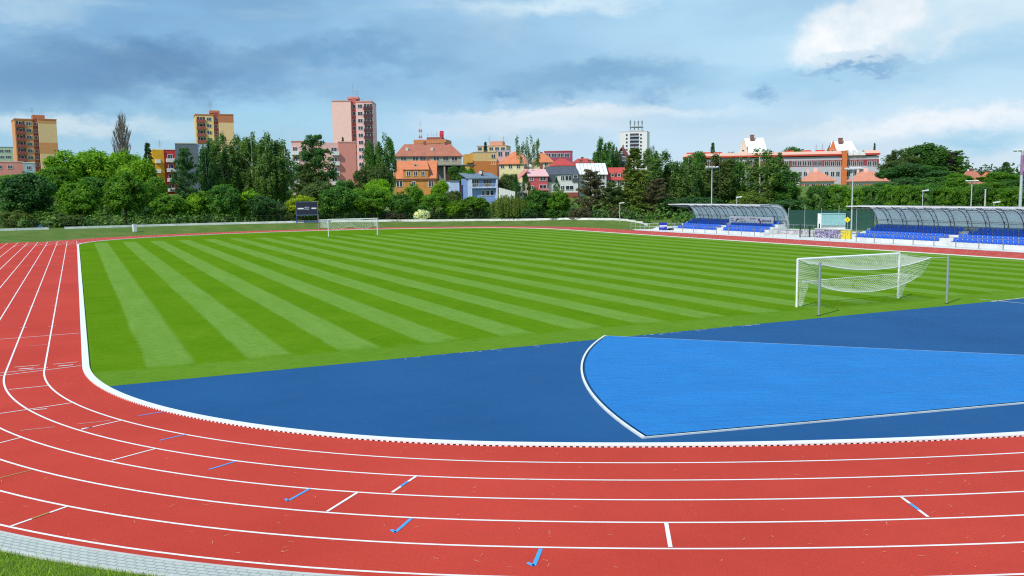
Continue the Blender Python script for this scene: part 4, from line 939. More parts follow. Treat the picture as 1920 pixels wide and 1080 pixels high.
for k in range(4):
    z = zt-2.6-2.85*k; balcony(b, b.lx(630), z-1.0, 2.0, M_FRAME, .25); b.win(b.lx(628), z+.4, 1.7, 1.6, .25, 2)
M_RED1 = tile_mat('tiles_red', (.43, .15, .095)); M_RED2 = tile_mat('tiles_orange', (.62, .20, .085)); M_RED3 = tile_mat('tiles_salmon', (.62, .24, .15)); M_RED4 = tile_mat('tiles_crimson', (.50, .06, .05))
# far left scraps of town
b, x0, x1, zt = flats('apartment_building', 'small pale green flats at the left edge', -30, 28, 276, 420, 0, 10, C('stucco_palegreen', (.48, .55, .40)), M_PALEB)
for k in range(2):
    for px in (-10, 5, 18): b.win(b.lx(px), zt-1.7-2.8*k, 2.4, 1.2, 0, 3)
b, x0, x1, zt = flats('low_building', 'low salmon block under the tower at the left edge', -40, 45, 304, 300, 0, 8, M_SALM, M_LPINK, 'building')
for px in (-20, 0, 20): b.win(b.lx(px), zt-1.6, 1.6, 1.2)
b, x0, x1, zt = flats('low_building', 'small grey annex at the foot of the left tower', 45, 66, 306, 296, 0, 6, M_PALEB, M_FRAME, 'building')
b.win(b.lx(55), zt-1.5, 1.4, 1.2)
b = Bld('house', 'salmon house glimpsed through the bright green trees', 165, 236, 0, 'house'); b.wall(-6, 6, 0, 8, 0, b.lz(322, 165), M_SALM); b.gable(-6, 6, 0, 8, b.lz(322, 165), 2.2, M_RED3, endm=M_SALM); b.win(-2.5, b.lz(330, 150), 1.3, 1.3); b.win(2.5, b.lz(330, 150), 1.3, 1.3)

# --- long house with red roof
b = Bld('long_house', 'long grey house with dull red tiled roof behind the orange villa', 806, 330, .10, 'house'); M_BEI = C('stucco_taupe', (.42, .37, .29))
x0, x1 = b.lx(744), b.lx(866); ze = b.lz(290, 806); zr = b.lz(273, 806); b.wall(x0, x1, 0, 10, 0, ze, M_BEI)
b.gable(x0, x1, 0, 10, ze, (zr-ze)*1.25, M_RED1, hip=4.0, endm=M_BEI, over=.6)
for px in (757, 779, 793, 818, 836, 852): b.win_px(px, 296.5, 2.2, 2.0, 0, 2)
chimney(b, b.lx(800), 5, zr-1, zr+1.6); chimney(b, b.lx(840), 5, zr-1, zr+1.4)
for px in (765, 812): chimney(b, b.lx(px), 2.2, ze+1.6, ze+2.5, .9, M_FRAME)
b = Bld('tower_block', 'orange topped block with aerials and red tank behind the red roof', 815, 430, -.2, 'tower block'); x0, x1 = b.lx(778), b.lx(837); zt = b.lz(263, 800); b.wall(x0, x1, 0, 14, 0, zt, C('stucco_apricot', (.78, .48, .30)))
q = MB(); q.box(x0-.2, x1+.2, -.2, 14.2, zt-1.6, zt+.3); b.part('roof', q, C('cap_orange', (.55, .20, .09)))
for px in (793, 803, 812, 822): b.win_px(px, 271, 2.4, 2.0, 0, 2)
b.wall(b.lx(799), b.lx(828), 3, 9, zt+.3, zt+1.6, C('cap_brown', (.25, .09, .07)), 'lift_house')
q = MB(); q.tube([(b.lx(826), 5, zt+1.6), (b.lx(826), 5, zt+2.4)], .9, 6); q.box(b.lx(823), b.lx(829), 4, 6, zt+2.3, zt+4.6); b.part('water_tank', q, C('tank_red', (.55, .03, .06)))
for k, px in enumerate((800, 806, 811, 816, 821)): aerial(b, b.lx(px), 5, zt+1.6, 2.2+.7*(k % 2), arms=1)
p = at(788.5, 262, 445); zb = terr(p[0], p[1]); mt = tag(empty('lattice_mast', (p[0], p[1], zb)), 'red and white striped lattice mast left of the red tank', 'mast'); zt = at(788, 237, 445)[2]-zb; 
for k in range(6):
    z0, z1 = zt-9+1.5*k, zt-9+1.5*(k+1); m = MB()
    for (sx, sy) in ((-.55, -.55), (.55, -.55), (.55, .55), (-.55, .55)): m.tube([(sx, sy, z0), (sx, sy, z1)], .12, 4); m.tube([(sx, sy, z0), (-sy, sx, z1)], .07, 4)
    m.build('mast_section', C('mast_red', (.6, .03, .03)) if k % 2 == 0 else M_FRAME, mt)
m = MB(); m.box(-.7, .7, -.7, .7, -1, zt-9); m.tube([(0, 0, zt), (0, 0, zt+2.4)], .1, 5); m.build('mast_base', M_METAL, mt)

# --- orange villa
b = Bld('villa', 'orange villa with steep orange tiled roof and wide dormer', 778, 247, -.10, 'house'); M_VIL = C('stucco_villa', (.52, .235, .055), amp=.18)
x0, x1 = b.lx(739), b.lx(816); ze = b.lz(335, 778); zr = b.lz(300, 778); D = 10.5
b.wall(x0, x1, 0, D, 0, ze, M_VIL)
q = MB(); q.box(x0-.35, x1+.35, -.35, D+.35, ze-.28, ze+.02); b.part('cornice', q, C('wood_brown', (.10, .05, .03)))
b.gable(x0, x1, 0, D, ze, zr-ze, M_RED2, along='x', endm=C('stucco_villa_sunlit', (.70, .42, .10)), over=.3, hip=0)  # gable ends get a lighter stucco, sunlight painted into its colour
dx0, dx1 = b.lx(756), b.lx(803); zd = b.lz(317, 778)
b.wall(dx0, dx1, .12, 5.5, ze, zd, M_VIL, 'dormer')
q = MB(); q.add([(dx0-.3, -.15, zd-.08), (dx1+.3, -.15, zd-.08), (dx1-.6, 4.6, zr-.15), (dx0+2.4, 4.6, zr-.15), (dx0-.3, -.15, zd-.26), (dx1+.3, -.15, zd-.26), (dx1-.6, 4.6, zr-.4), (dx0+2.4, 4.6, zr-.4)], [(0, 1, 2, 3), (7, 6, 5, 4), (0, 4, 5, 1), (1, 5, 6, 2), (2, 6, 7, 3), (3, 7, 4, 0)]); b.part('dormer_roof', q, M_RED2)
for px in (766, 779.5, 793): b.win_px(px, 325.5, 1.05, 1.35, .12, 2)
for px in (746, 752, 806, 811): b.win_px(px, 345, .8, 1.7, 0, 1)
b.win_px(776, 345, 1.1, 1.4)
b.win_px(779, 310, .9, .7, 1.8, 1)
for yy in (2.5, 5, 7.5): b.win(x0, ze-1.6, 1.0, 1.5, yy, 2, 'l')
b.win(x0, ze+1.9, 1.0, 1.4, D/2, 2, 'l')
chimney(b, b.lx(800), 5.6, zr-1.2, zr+.9)

# --- ochre block, cream block, pink block behind
b, x0, x1, zt = flats('apartment_building', 'flat roofed block, cream above and orange below, with open stair at its left', 889, 932, 286, 300, .12, 12, C('stucco_sand', (.62, .42, .19)), C('cap_grey', (.4, .36, .3)))
zm = b.lz(302, 905); q = MB(); q.box(x0-.02, x1+.02, -.04, 12.02, 0, zm); b.part('wall_band', q, C('stucco_rustorange', (.50, .17, .045)))
x2 = b.lx(874); b.wall(x2, x0, 2, 11, 0, zt-.4, C('stucco_gold', (.60, .34, .07)), 'stairwell')
for k in range(3): balcony(b, (x2+x0)/2, zt-3.2-2.9*k, 2.0, C('stucco_gold', 0), 2, 1.6)
for py in (293, 305): b.win_px(925, py, 1.5, 1.4)
b, x0, x1, zt = flats('apartment_building', 'cream block of flats with stepped orange roof storey on the skyline', 895, 950, 274, 400, -.18, 12, C('stucco_cream2', (.66, .47, .27)), C('cap_orange2', (.52, .22, .10)))
b.wall(b.lx(918), b.lx(942), 1.5, 8, zt+.28, zt+2.2, C('stucco_peach', (.64, .33, .22)), 'lift_house')
for px in (900, 910, 921, 932, 943): b.win_px(px, 279, 1.9, 1.6)
for px in (916, 943): aerial(b, b.lx(px), 3, zt+1.5, 3.0)
b, x0, x1, zt = flats('apartment_building', 'plain light pink block right of the cream and orange one', 931, 958, 283, 312, .0, 10, C('stucco_babypink', (.74, .40, .42)), C('cap_blue', (.36, .42, .48)))
b.win_px(951, 289, 1.6, 1.8); b.win_px(938, 289, 1.6, 1.8)
# --- yellow house, red hipped roof
def house(name, label, pxl, pxr, eave, ridge, d, turn, dep, wallm, roofm, along='x', hip=0., wins=(), ww=1.2, wh=1.4, over=.5, chim=()):
    b = Bld(name, label, (pxl+pxr)/2, d, turn, 'house'); x0, x1 = b.lx(pxl, eave), b.lx(pxr, eave); ze = b.lz(eave, (pxl+pxr)/2)
    ymid = dep/2 if along == 'x' else (hip if hip else 0)
    zr = b.lz(ridge, (pxl+pxr)/2, ymid); b.wall(x0, x1, 0, dep, 0, ze, wallm); b.gable(x0, x1, 0, dep, ze, zr-ze, roofm, along, over, endm=wallm, hip=hip)
    for w_ in wins: b.win_px(w_[0], w_[1], w_[2] if len(w_) > 2 else ww, w_[3] if len(w_) > 3 else wh)
    for (cx, top) in chim: chimney(b, b.lx(cx), dep*.55, zr-1.6, b.lz(top, cx, dep*.5))
    return b, x0, x1, ze, zr
M_PYEL = C('stucco_paleyellow', (.72, .62, .34))
house('house', 'pale yellow house with red hipped roof left of the white limbed birch', 936, 992, 305, 284, 275, -.15, 11, M_PYEL, M_RED2, hip=4.2, wins=((942, 312), (957, 312), (972, 312), (985, 312)), chim=((966, 283),))
house('house', 'house with orange red roof behind the white limbed birch', 1004, 1036, 302, 287, 296, .1, 9, M_PYEL, M_RED2, hip=2.6, wins=((1010, 308), (1024, 308)), chim=((1018, 286),))
b, x0, x1, zt = flats('apartment_building', 'magenta flat roofed block with white windows on the skyline', 1021, 1072, 284, 345, -.05, 10, C('stucco_magenta', (.36, .06, .12)), C('cap_crimson', (.5, .10, .09)))
for px in (1028, 1039, 1051, 1063): b.win_px(px, 291, 2.0, 1.5, 0, 2)
# --- carport / dark shed, blue house
b = Bld('shed', 'dark flat roofed shed left above the blue house', 845, 268, .0, 'shed'); x0, x1 = b.lx(812), b.lx(892); zt = b.lz(309, 850)
b.wall(b.lx(835), b.lx(872), 1, 6, 0, zt-.3, C('shed_brown', (.07, .03, .03))); q = MB(); q.box(x0, x1, -.6, 7, zt-.3, zt); b.part('roof', q, C('shed_roof', (.08, .10, .12))); b.wall(b.lx(815), b.lx(832), 2, 6, 0, zt-.4, C('shed_grey', (.18, .2, .2)), 'side_wall')
b.win_px(845, 318, 1.6, 1.5, 1, 1)
M_BLUEH = C('stucco_skyblue', (.22, .33, .62)); M_BLUEL = C('stucco_lilac', (.52, .60, .82))
b = Bld('house', 'modern sky blue house with glazed balcony and flat grey roof', 900, 232, .22, 'house'); x0, x1 = b.lx(877), b.lx(931); zt = b.lz(334, 905); z1 = b.lz(351, 905); D = 8.5
b.wall(x0, x1, 0, D, 0, zt, M_BLUEH)
q = MB(); q.add([(x0-.5, -1.1, zt+.05), (x1+.5, -1.1, zt+.05), (x1+.5, D+.4, zt+1.6), (x0-.5, D+.4, zt+1.6), (x0-.5, -1.1, zt-.2), (x1+.5, -1.1, zt-.2), (x1+.5, D+.4, zt+1.3), (x0-.5, D+.4, zt+1.3)], [(0, 1, 2, 3), (7, 6, 5, 4), (0, 4, 5, 1), (1, 5, 6, 2), (2, 6, 7, 3), (3, 7, 4, 0)]); b.part('roof', q, C('roof_bluegrey', (.15, .20, .26)))
b.wall(x0-.05, x0+.9, -1.0, 0, 0, zt, M_BLUEL, 'side_wall'); b.wall(x1-.35, x1+.05, -1.0, 0, 0, zt, M_BLUEL, 'side_wall')
q = MB(); q.box(x0+.9, x1-.35, -1.0, 0, z1-.25, z1); b.part('floor_slab', q, M_BLUEL)
q = MB(); 
for k in range(3): q.tube([(x0+.9, -.96, z1+.3+.3*k), (x1-.35, -.96, z1+.3+.3*k)], .03, 4)
for k in range(5): xx = x0+1.0+(x1-x0-1.4)*k/4; q.tube([(xx, -.96, z1), (xx, -.96, z1+.95)], .03, 4)
b.part('railing', q, M_FRAME)
b.win(x0+2.0, (z1+zt)/2, 1.9, 1.9, 0, 3); b.win(x0+5.2, (z1+zt)/2-.1, 2.4, 2.0, 0, 3); 
for k in range(3): b.win(x0+4.0+1.2*k, z1-1.5, 1.0, 1.4, 0, 1)
chimney(b, b.lx(908), 3, zt+.6, zt+1.9, .7); 
q = MB(); q.tube([(b.lx(905), 2.6, zt+.6), (b.lx(905), 2.6, zt+1.4)], .05, 5); q.tube([(b.lx(905), 2.5, zt+1.5), (b.lx(905), 2.42, zt+1.5)], .45, 10); b.part('satellite_dish', q, M_FRAME)
b = Bld('house_annex', 'low lilac annex wall left of the blue house', 852, 236, .22, 'annex'); b.wall(b.lx(843), b.lx(861), 0, 5, 0, b.lz(340, 852), M_BLUEL); q = MB(); q.box(b.lx(842), b.lx(862), -.2, 5.2, b.lz(340, 852), b.lz(340, 852)+.2); b.part('roof', q, M_METAL)
p0, p1 = at(935, 352, 226), at(966, 360, 212); fe = MB(); 
for k in range(9):
    a = p0+(p1-p0)*k/9; c = p0+(p1-p0)*(k+.94)/9; za = terr(a[0], a[1])-.3; zz = max(a[2], za+1.8); dn = np.array((.05, .05, 0)); fe.prism([(a[0], a[1], za), (c[0], c[1], za), (c[0], c[1], zz), (a[0], a[1], zz)], (.06, .06, 0))
tag(fe.build('garden_fence', M_FRAME), 'pale board fence sloping down right of the blue house', 'fence')
# --- pink house, slate-roofed house, white-metal-roofed house, red-roofed house (a terrace)
M_ROSE = C('stucco_raspberry', (.56, .10, .115)); M_PROOF = mat('roof_pinkmetal', (.74, .42, .42), .45, 2, .08); M_WALLW = C('stucco_offwhite', (.66, .66, .64)); M_ANTH = C('roof_anthracite', (.075, .085, .105), amp=.2)
b, x0, x1, ze, zr = house('house', 'raspberry pink house with pale pink roof at the left of the terrace', 991, 1027, 329, 317, 238, .20, 9, M_ROSE, M_PROOF, over=.3, wins=((997, 335, 1.1, 1.2), (1018, 335, 1.7, 1.2), (997, 352, 1.1, 1.1), (1018, 352, 2.0, 1.6)), chim=((993, 314),))
q = MB(); q.box(b.lx(1009), b.lx(1027), -1.2, 0, b.lz(357, 1015), b.lz(353, 1015)); b.part('balcony', q, C('balcony_rose', (.62, .22, .22)))
b.wall(b.lx(968), x0, 1.5, 8, 0, b.lz(342, 980), C('stucco_white', (.74, .72, .68)), 'wing'); 
q = MB(); xa, xb, za, zb = b.lx(964), x0+.2, b.lz(343, 975), b.lz(317, 985); q.prism([(xa, .8, za), (xb, .8, zb), (xb, .8, zb-.3), (xa, .8, za-.3)], (0, 7.6, 0)); b.part('wing_roof', q, C('roof_coral', (.66, .24, .20)))
q = MB(); q.tube([(b.lx(998), 3, zr-.4), (b.lx(998), 3, zr+.8)], .05, 5); q.tube([(b.lx(998), 2.9, zr+.9), (b.lx(998), 2.8, zr+.9)], .42, 10); b.part('satellite_dish', q, M_FRAME)
b, x0, x1, ze, zr = house('house', 'white house with dark slate mansard roof in the terrace', 1028, 1084, 326, 312, 240, .16, 9.5, M_WALLW, M_ANTH, over=.25, wins=((1055, 334, 1.1, 1.3), (1066, 334, 1.9, 1.3), (1055, 352, 1.1, 1.2), (1068, 352, 2.2, 1.2)), chim=((1020, 308),))
q = MB(); q.box(x0-.1, b.lx(1041), -.3, 3, b.lz(341, 1035), ze-.1); q.box(b.lx(1073), x1+.1, -.3, 3, b.lz(341, 1078), ze-.1); b.part('slate_cladding', q, M_ANTH); b.win(b.lx(1079), b.lz(331, 1079), 1.2, .9, -.3, 1)
q = MB(); q.box(x0, x1, -.08, 0, 0, b.lz(361, 1055)); b.part('plinth', q, C('plinth_red', (.28, .07, .05)))
M_WMET = mat('roof_whitemetal', (.74, .75, .76), .35, .8, .12, metal=.0)
b, x0, x1, ze, zr = house('house', 'white house with shiny pale metal roof behind the scraggly pine', 1086, 1137, 325, 306, 244, .12, 11, C('stucco_greywhite', (.52, .53, .50)), M_WMET, over=.4, wins=((1098, 334, 1.9, 1.4), (1129, 332, 1.6, 1.4), (1098, 352, 1.8, 1.3), (1118, 352, 1.8, 1.3), (1130, 352, 1.0, 1.3)), chim=((1094, 300), (1110, 300)))
q = MB()
for px in (1090, 1097, 1104, 1111, 1118, 1125, 1132):
    xx = b.lx(px); q.box(xx-.05, xx+.05, 0, .1, ze, ze+.1)
    q.prism([(xx-.05, -.3, ze+.02), (xx+.05, -.3, ze+.02), (xx+.05, 5.4, zr+.02), (xx-.05, 5.4, zr+.02)], (0, 0, .1))
b.part('roof_seam', q, C('seam_grey', (.45, .45, .45)))
b, x0, x1, ze, zr = house('house', 'white house with bright red tiled roof at the right of the terrace', 1139, 1172, 335, 314, 246, .1, 9, C('stucco_greywhite', 0), M_RED4, over=.4, wins=((1147, 344, 1.8, 1.8), (1162, 344, 1.2, 1.8)))
for px in (1149, 1161): 
    q = MB(); xx, zz = b.loc(px, 330); q.box(xx-.7, xx+.7, .6, 2.6, ze+.3, ze+1.6); dr = q.build('dormer', C('dormer_dark', (.18, .03, .03)), b.root); b.win(xx, ze+.95, .9, .9, .6, 1)
house('house', 'crimson tiled roof stepping up behind the slate roofed house', 1042, 1078, 309, 297, 275, .25, 9, C('stucco_white', 0), M_RED4, over=.4, hip=2.6, chim=((1062, 297),))
house('house', 'crimson tiled roof with skylights behind the pale metal roof', 1074, 1112, 304, 297, 290, .0, 8, C('stucco_white', 0), M_RED4, over=.4, hip=2.0, chim=((1092, 295),))
house('house', 'dark gabled house with red roof below the white tower', 1153, 1177, 297, 276, 310, -.12, 10, C('slate_wall', (.05, .055, .075)), M_RED4, 'y', wins=((1165, 286, 1.2, .8), (1158, 297, 1.4, 1.4), (1170, 297, 1.4, 1.4)), over=.5)
# --- white tower block far off
b, x0, x1, zt = flats('tower_block', 'distant white tower block with rooftop aerials', 1162, 1213, 247, 690, -.12, 18, C('stucco_chalk', (.72, .70, .71)), C('cap_lightgrey', (.45, .45, .47)), 'tower block')
for k in range(7):
    z = b.lz(253+6.8*k, 1187)
    for px in (1175, 1201.5): b.win(b.lx(px), z, 1.6, 1.6, 0, 1)
    q = MB(); q.box(b.lx(1181), b.lx(1197.5), -.1, 0, z-.6, z+1.1); q.build('loggia', M_RECSHADE, b.root); q = MB(); q.box(b.lx(1181), b.lx(1197.5), -.8, -.7, z-1.6, z-.5); q.build('balcony', C('parapet_blue', (.30, .36, .46)), b.root)  # dark panel paints the shade behind each parapet
b.wall(b.lx(1179), b.lx(1203), 4, 12, zt+.28, zt+1.6, C('cap_lightgrey', 0), 'lift_house')
q = MB(); q.box(b.lx(1179), b.lx(1203), 3, 12, zt+3.6, zt+4.2)
for px in (1180, 1188, 1195, 1202): q.tube([(b.lx(px), 5, zt+1.6), (b.lx(px), 5, zt+7+RNG.uniform(0, 3.5))], .35, 5); q.tube([(b.lx(px), 5, zt+6), (b.lx(px), 5, zt+8.5)], .6, 5)
b.part('antenna', q, M_METAL)

# --- school
M_SCH = C('school_grey', (.46, .46, .50), amp=.05); M_BRK = C('school_brick', (.26, .045, .055)); M_SORG = C('school_orange', (.58, .16, .045)); M_SROOF = mat('school_roof', (.74, .43, .31), .5, .5, .08); M_FASC = C('fascia_red', (.55, .06, .035))
b = Bld('school', 'long grey and brick school with orange stair tower and white gable roofs', 1465, 338, .08, 'school'); D = 14
x0, x1 = b.lx(1283, 300), b.lx(1648, 300); zt = b.lz(293, 1465); xs_ = [b.lx(p, 300) for p in (1283, 1442, 1462, 1578, 1587, 1622, 1648)]
b.wall(x0, x1, 0, D, 0, zt-.4, M_SCH)
q = MB(); q.box(x0-.6, xs_[4]+.0, -.9, D+.6, zt-.1, zt+.5); q.box(xs_[5], x1+.3, -.9, D+.6, zt-.1, zt+.5); b.part('fascia', q, M_FASC)
q = MB(); q.add([(x0-.6, -.95, zt+.5), (xs_[4], -.95, zt+.5), (xs_[4], 3.2, zt+1.7), (x0-.6, 3.2, zt+1.7), (x0-.6, D, zt+1.7), (xs_[4], D, zt+1.7)], [(0, 1, 2, 3), (3, 2, 5, 4)]); q.add([(xs_[5], -.95, zt+.5), (x1+.3, -.95, zt+.5), (x1+.3, 3.2, zt+1.7), (xs_[5], 3.2, zt+1.7), (xs_[5], D, zt+1.7), (x1+.3, D, zt+1.7)], [(0, 1, 2, 3), (3, 2, 5, 4)]); b.part('roof', q, M_SROOF)
b.wall(xs_[3], xs_[4], -2.0, 3, 0, zt+1.6, M_SORG, 'stair_tower')
z1 = b.lz(306.5, 1520); z2 = b.lz(327, 1520)
q = MB(); q.box(b.lx(1465), xs_[3], -.05, 0, z1-1.15, z1+1.15); q.box(xs_[4], x1, -.05, 0, z1-1.15, z1+1.15); q.box(b.lx(1287), b.lx(1440), -.05, 0, z1-1.15, z1+1.15); b.part('wall_band', q, M_BRK)
for px in (1292, 1303, 1316, 1330, 1372, 1384, 1396, 1408, 1475, 1489, 1499, 1508.5, 1518, 1528, 1537.5, 1550, 1561, 1572, 1591, 1602, 1614, 1630, 1640): b.win_px(px, 306.5, 1.5, 1.9, -.05, 2)
for px in (1490, 1500, 1510, 1550, 1561, 1571, 1591, 1602, 1614, 1629, 1640): b.win_px(px, 326, 1.4, 1.9, 0, 2)
q = MB(); q.box(xs_[4], b.lx(1617), -1.4, 0, b.lz(317, 1600), b.lz(315.5, 1600)); b.part('canopy', q, M_FRAME)
q = MB()
for px in (1588.5, 1600, 1611): 
    xa = b.lx(px); q.prism([(xa, -1.0, zt-.2), (xa+2.0, -1.0, zt-.2), (xa, -1.0, zt+1.9)], (0, 6, 0))
b.part('rooflight', q, M_WMET)
q = MB(); q.box(xs_[4], b.lx(1622), -.4, 8, zt-.35, zt+.2); b.part('rooflight_base', q, M_SORG)
for (pl, pr, top, gm, nm) in ((1386, 1441, 258, C('gable_cream', (.70, .56, .44)), 'wing'), (1553, 1610, 264, M_SORG, 'wing')):
    wx0, wx1 = b.lx(pl, 290, 8), b.lx(pr, 290, 8); zz = b.lz(289, pl, 8); zr = b.lz(top, (pl+pr)/2, 12)
    q = MB(); q.box(wx0+.4, wx1-.4, 8.2, 19.8, zt-1, zz); wg = q.build(nm, gm, b.root)
    # ridge runs towards the right, gable faces left front
    q = MB(); ym = 14.; hw = 6.0; s_ = (wx1-wx0)
    A = [(wx0, ym-hw, zz), (wx0, ym+hw, zz), (wx0+s_*.16, ym, zr), (wx1, ym-hw, zz), (wx1, ym+hw, zz), (wx1-s_*.16, ym, zr)]
    q.add([A[0], A[3], A[5], A[2]], [(0, 1, 2, 3)]); q.add([A[1], A[2], A[5], A[4]], [(0, 1, 2, 3)]); q.add([A[3], A[4], A[5]], [(0, 1, 2)]); q.build('wing_roof', M_WMET, b.root)
    q = MB(); gx = wx0+s_*.30; q.prism([(wx0-.3, 7.6, zz), (gx, 7.6, zz), (wx0+s_*.15, 7.6, zr+.15)], (0, .35, 0)); gw = q.build('gable_wall', gm, b.root)
    b.win(wx0+s_*.13, zz+1.3, 1.0, .7, 7.6, 1); chimney(b, (wx0+wx1)/2-.5, 13, zr-.8, zr+1.0, 1.5)
for px in (1295, 1325, 1346, 1480, 1512, 1538):
    x_, z_ = b.loc(px, 284, 6); q = MB(); q.box(x_-1.6, x_+1.6, 5.5, 7.5, zt+1.6, zt+2.3); q.build('roof_vent', M_FASC, b.root)
for px in (1530, 1542): aerial(b, b.lx(px, 285, 8), 8, zt+1.7, 3.0, arms=2)
# pavilions
for (lab, pl, pr, d_) in (('salmon roofed pavilion standing left of the orange stair tower', 1503, 1564, 306), ('salmon roofed pavilion standing right of the orange stair tower', 1592, 1664, 304)):
    b, x0, x1, ze, zr = house('pavilion', lab, pl, pr, 337, 321, d_, .06, 13, M_SORG, M_RED3, over=.9, hip=5.2, wins=((pl+10, 346, 1.5, 1.6), (pl+22, 346, 1.5, 1.6), (pr-22, 346, 1.5, 1.6), (pr-10, 346, 1.5, 1.6)))
    q = MB(); q.box(x0-.05, x1+.05, -.05, 13.05, ze-1.5, ze-.45); b.part('wall_band', q, C('stucco_offwhite', 0))
    q = MB(); q.box((x0+x1)/2-1.2, (x0+x1)/2+.2, 6, 7, zr-.3, zr+1.1); q.box((x0+x1)/2-3.4, (x0+x1)/2-2.6, 5.6, 6.4, zr-.6, zr+.7); b.part('roof_vent', q, M_LPINK)
# right side houses
b, x0, x1, ze, zr = house('house', 'white house with steep red roof among trees at far right', 1799, 1848, 342, 321, 225, .10, 9, C('stucco_white', 0), M_RED1, hip=2.6, over=.8, wins=((1810, 349, 1.0, 1.4), (1822, 349, .9, 1.3), (1838, 349, 1.0, 1.3)), chim=((1826, 317),))
house('house', 'orange roofed house peeping out behind the red roofed one', 1840, 1862, 333, 322, 262, .1, 8, C('stucco_gold', 0), M_RED2, hip=2.2, over=.4, chim=((1858, 322),))

# ------------------------------------------------------------------ low white wall and fence on the bank
M_POST = mat('fence_dark', (.03, .045, .035), .6); M_GALV = mat('galvanised', (.42, .45, .46), .4, 3, .12, metal=.5); M_GALVL = mat('galvanised_light', (.52, .56, .58), .45, 3, .1, metal=.3)
M_WALLP = mat('wall_white', (.74, .74, .71), .8, .8, .18, fine=.08)
line = [ground_at(px, py, .93)[:2] for px, py in WALL_PX]
def resample(pts, step):
    out = []; 
    for a, b in zip(pts[:-1], pts[1:]):
        k = max(1, int(round(math.dist(a, b)/step)))
        for i in range(k): out.append(np.array(a)*(1-i/k)+np.array(b)*(i/k))
    out.append(np.array(pts[-1])); return out
rs = resample(line, 2.6)
wl = tag(empty('boundary_wall', (*rs[0], 0)), 'low white boundary wall on the grass bank behind the track', 'wall'); fn = tag(empty('wire_fence', (*rs[0], 0)), 'thin dark wire fence running along the top of the low white wall', 'fence')
org = np.array((*rs[0], 0)); mb = MB(); rail = MB(); prev = None
for i, (a, b) in enumerate(zip(rs[:-1], rs[1:])):
    if i % 11 == 5 and a[0] < -20: continue
    t = (b-a)/np.linalg.norm(b-a); nn = np.array((-t[1], t[0]))*.12; z = min(terr(*a), terr(*b))
    g_ = .02*t
    mb.prism([(*(a+nn-org[:2]), z-.3), (*(b+nn-g_-org[:2]), z-.3), (*(b+nn-g_-org[:2]), z+.36), (*(a+nn-org[:2]), z+.36)], (*(-2*nn), 0))
mb.build('wall', M_WALLP, wl)
pm = MB(); pm.tube([(0, 0, -.4), (0, 0, 1.55)], .035, 5); pmesh = pm.mesh('post', M_POST)
for i, a in enumerate(rs):
    q = link('post', pmesh, fn); z = terr(*a)+.1; q.location = (a[0]-org[0], a[1]-org[1]+.05, z)
for hz in (.62, 1.0, 1.38): rail.tube([(a[0]-org[0], a[1]-org[1]+.05, terr(*a)+.1+hz) for a in rs], .014, 4, cap=False)
rail.build('wire', M_POST, fn)

# ------------------------------------------------------------------ goals
M_NET = mat('net_white', (.72, .74, .70), .8); M_GOALW = mat('goal_white', (.80, .80, .79), .35, 3, .05)
def netting(name, grid, parent, rad, nu, nv):
    """grid(u,v) -> point; cords every step"""
    m = MB()
    for i in range(nu+1): m.tube([grid(i/nu, j/nv) for j in range(nv+1)], rad, 3, cap=False)
    for j in range(nv+1): m.tube([grid(i/nu, j/nv) for i in range(nu+1)], rad, 3, cap=False)
    return m.build(name, M_NET, parent)
def goal_frame(root):
    for sx in (-1, 1):
        m = MB(); m.tube([(sx*3.72, 0, 0), (sx*3.72, 0, 2.5)], .06, 10); m.build('post', M_GOALW, root)
    m = MB(); m.tube([(-3.72, 0, 2.5), (3.72, 0, 2.5)], .06, 10); m.build('crossbar', M_GOALW, root)
def pt(*a): return np.array(a, float)
GN = tag(empty('football_goal', (1.52, -.57, .004)), 'near white football goal with gathered net between two grey posts', 'goal'); goal_frame(GN)
LP, RP = pt(-5.1, -2.93, 2.52), pt(3.55, -2.2, 2.42)       # net ropes run to the two grey stanchions behind
def top(u, v):
    a = pt(-3.7+7.4*u, 0, 2.5); b = pt(-4.6, -2.3, 2.46)*(1-u)+RP*u; b[2] -= .52*4*u*(1-u)*.9; p = a*(1-v)+b*v; p[2] -= .10*math.sin(math.pi*v); return p
netting('net', top, GN, .0062, 52, 16)
def hammock(u, v):
    a = pt(-3.6+7.2*u, -.25, 1.36+.06*u); b = pt(-3.5+7.3*u, -1.15, 1.30-.62*(4*u*(1-u))**.8); p = a*(1-v)+b*v; p[2] -= .14*math.sin(math.pi*v)*4*u*(1-u); return p
netting('net', hammock, GN, .0070, 54, 9)
m = MB(); m.tube([hammock(i/24, 0) for i in range(25)], .018, 4); m.tube([hammock(i/24, 1) for i in range(25)], .018, 4); m.tube([top(i/24, 1) for i in range(25)], .022, 4); m.tube([LP, top(0, 1)], .012, 4); m.tube([pt(-3.7, 0, 2.48), LP], .01, 4); m.tube([RP, pt(4.0, -2.88, 2.42)], .008, 4); m.build('net_rope', M_NET, GN)
def sider(u, v):
    a = pt(3.7, 0, 2.48-1.1*v); b = RP*(1-v)+pt(3.8, -1.25, 1.30)*v; b[2] -= .18*math.sin(math.pi*v); return a*(1-u)+b*u
netting('net', sider, GN, .0062, 22, 12)
def sidel(u, v):
    a = pt(-3.7, 0, 2.48-1.15*v); b = pt(-4.6, -2.3, 2.44)*(1-v)+pt(-3.55, -1.2, 1.30)*v; return a*(1-u)+b*u
netting('net', sidel, GN, .0062, 20, 12)
for sx in (-1, 1):
    def strip(u, v, sx=sx): return pt(sx*(3.66-.05*v), -.05-u*(.62-.5*v**2)+.05*math.sin(9*v+3*u), 1.36*(1-v)+.06*v)
    netting('net', strip, GN, .008, 6, 13)
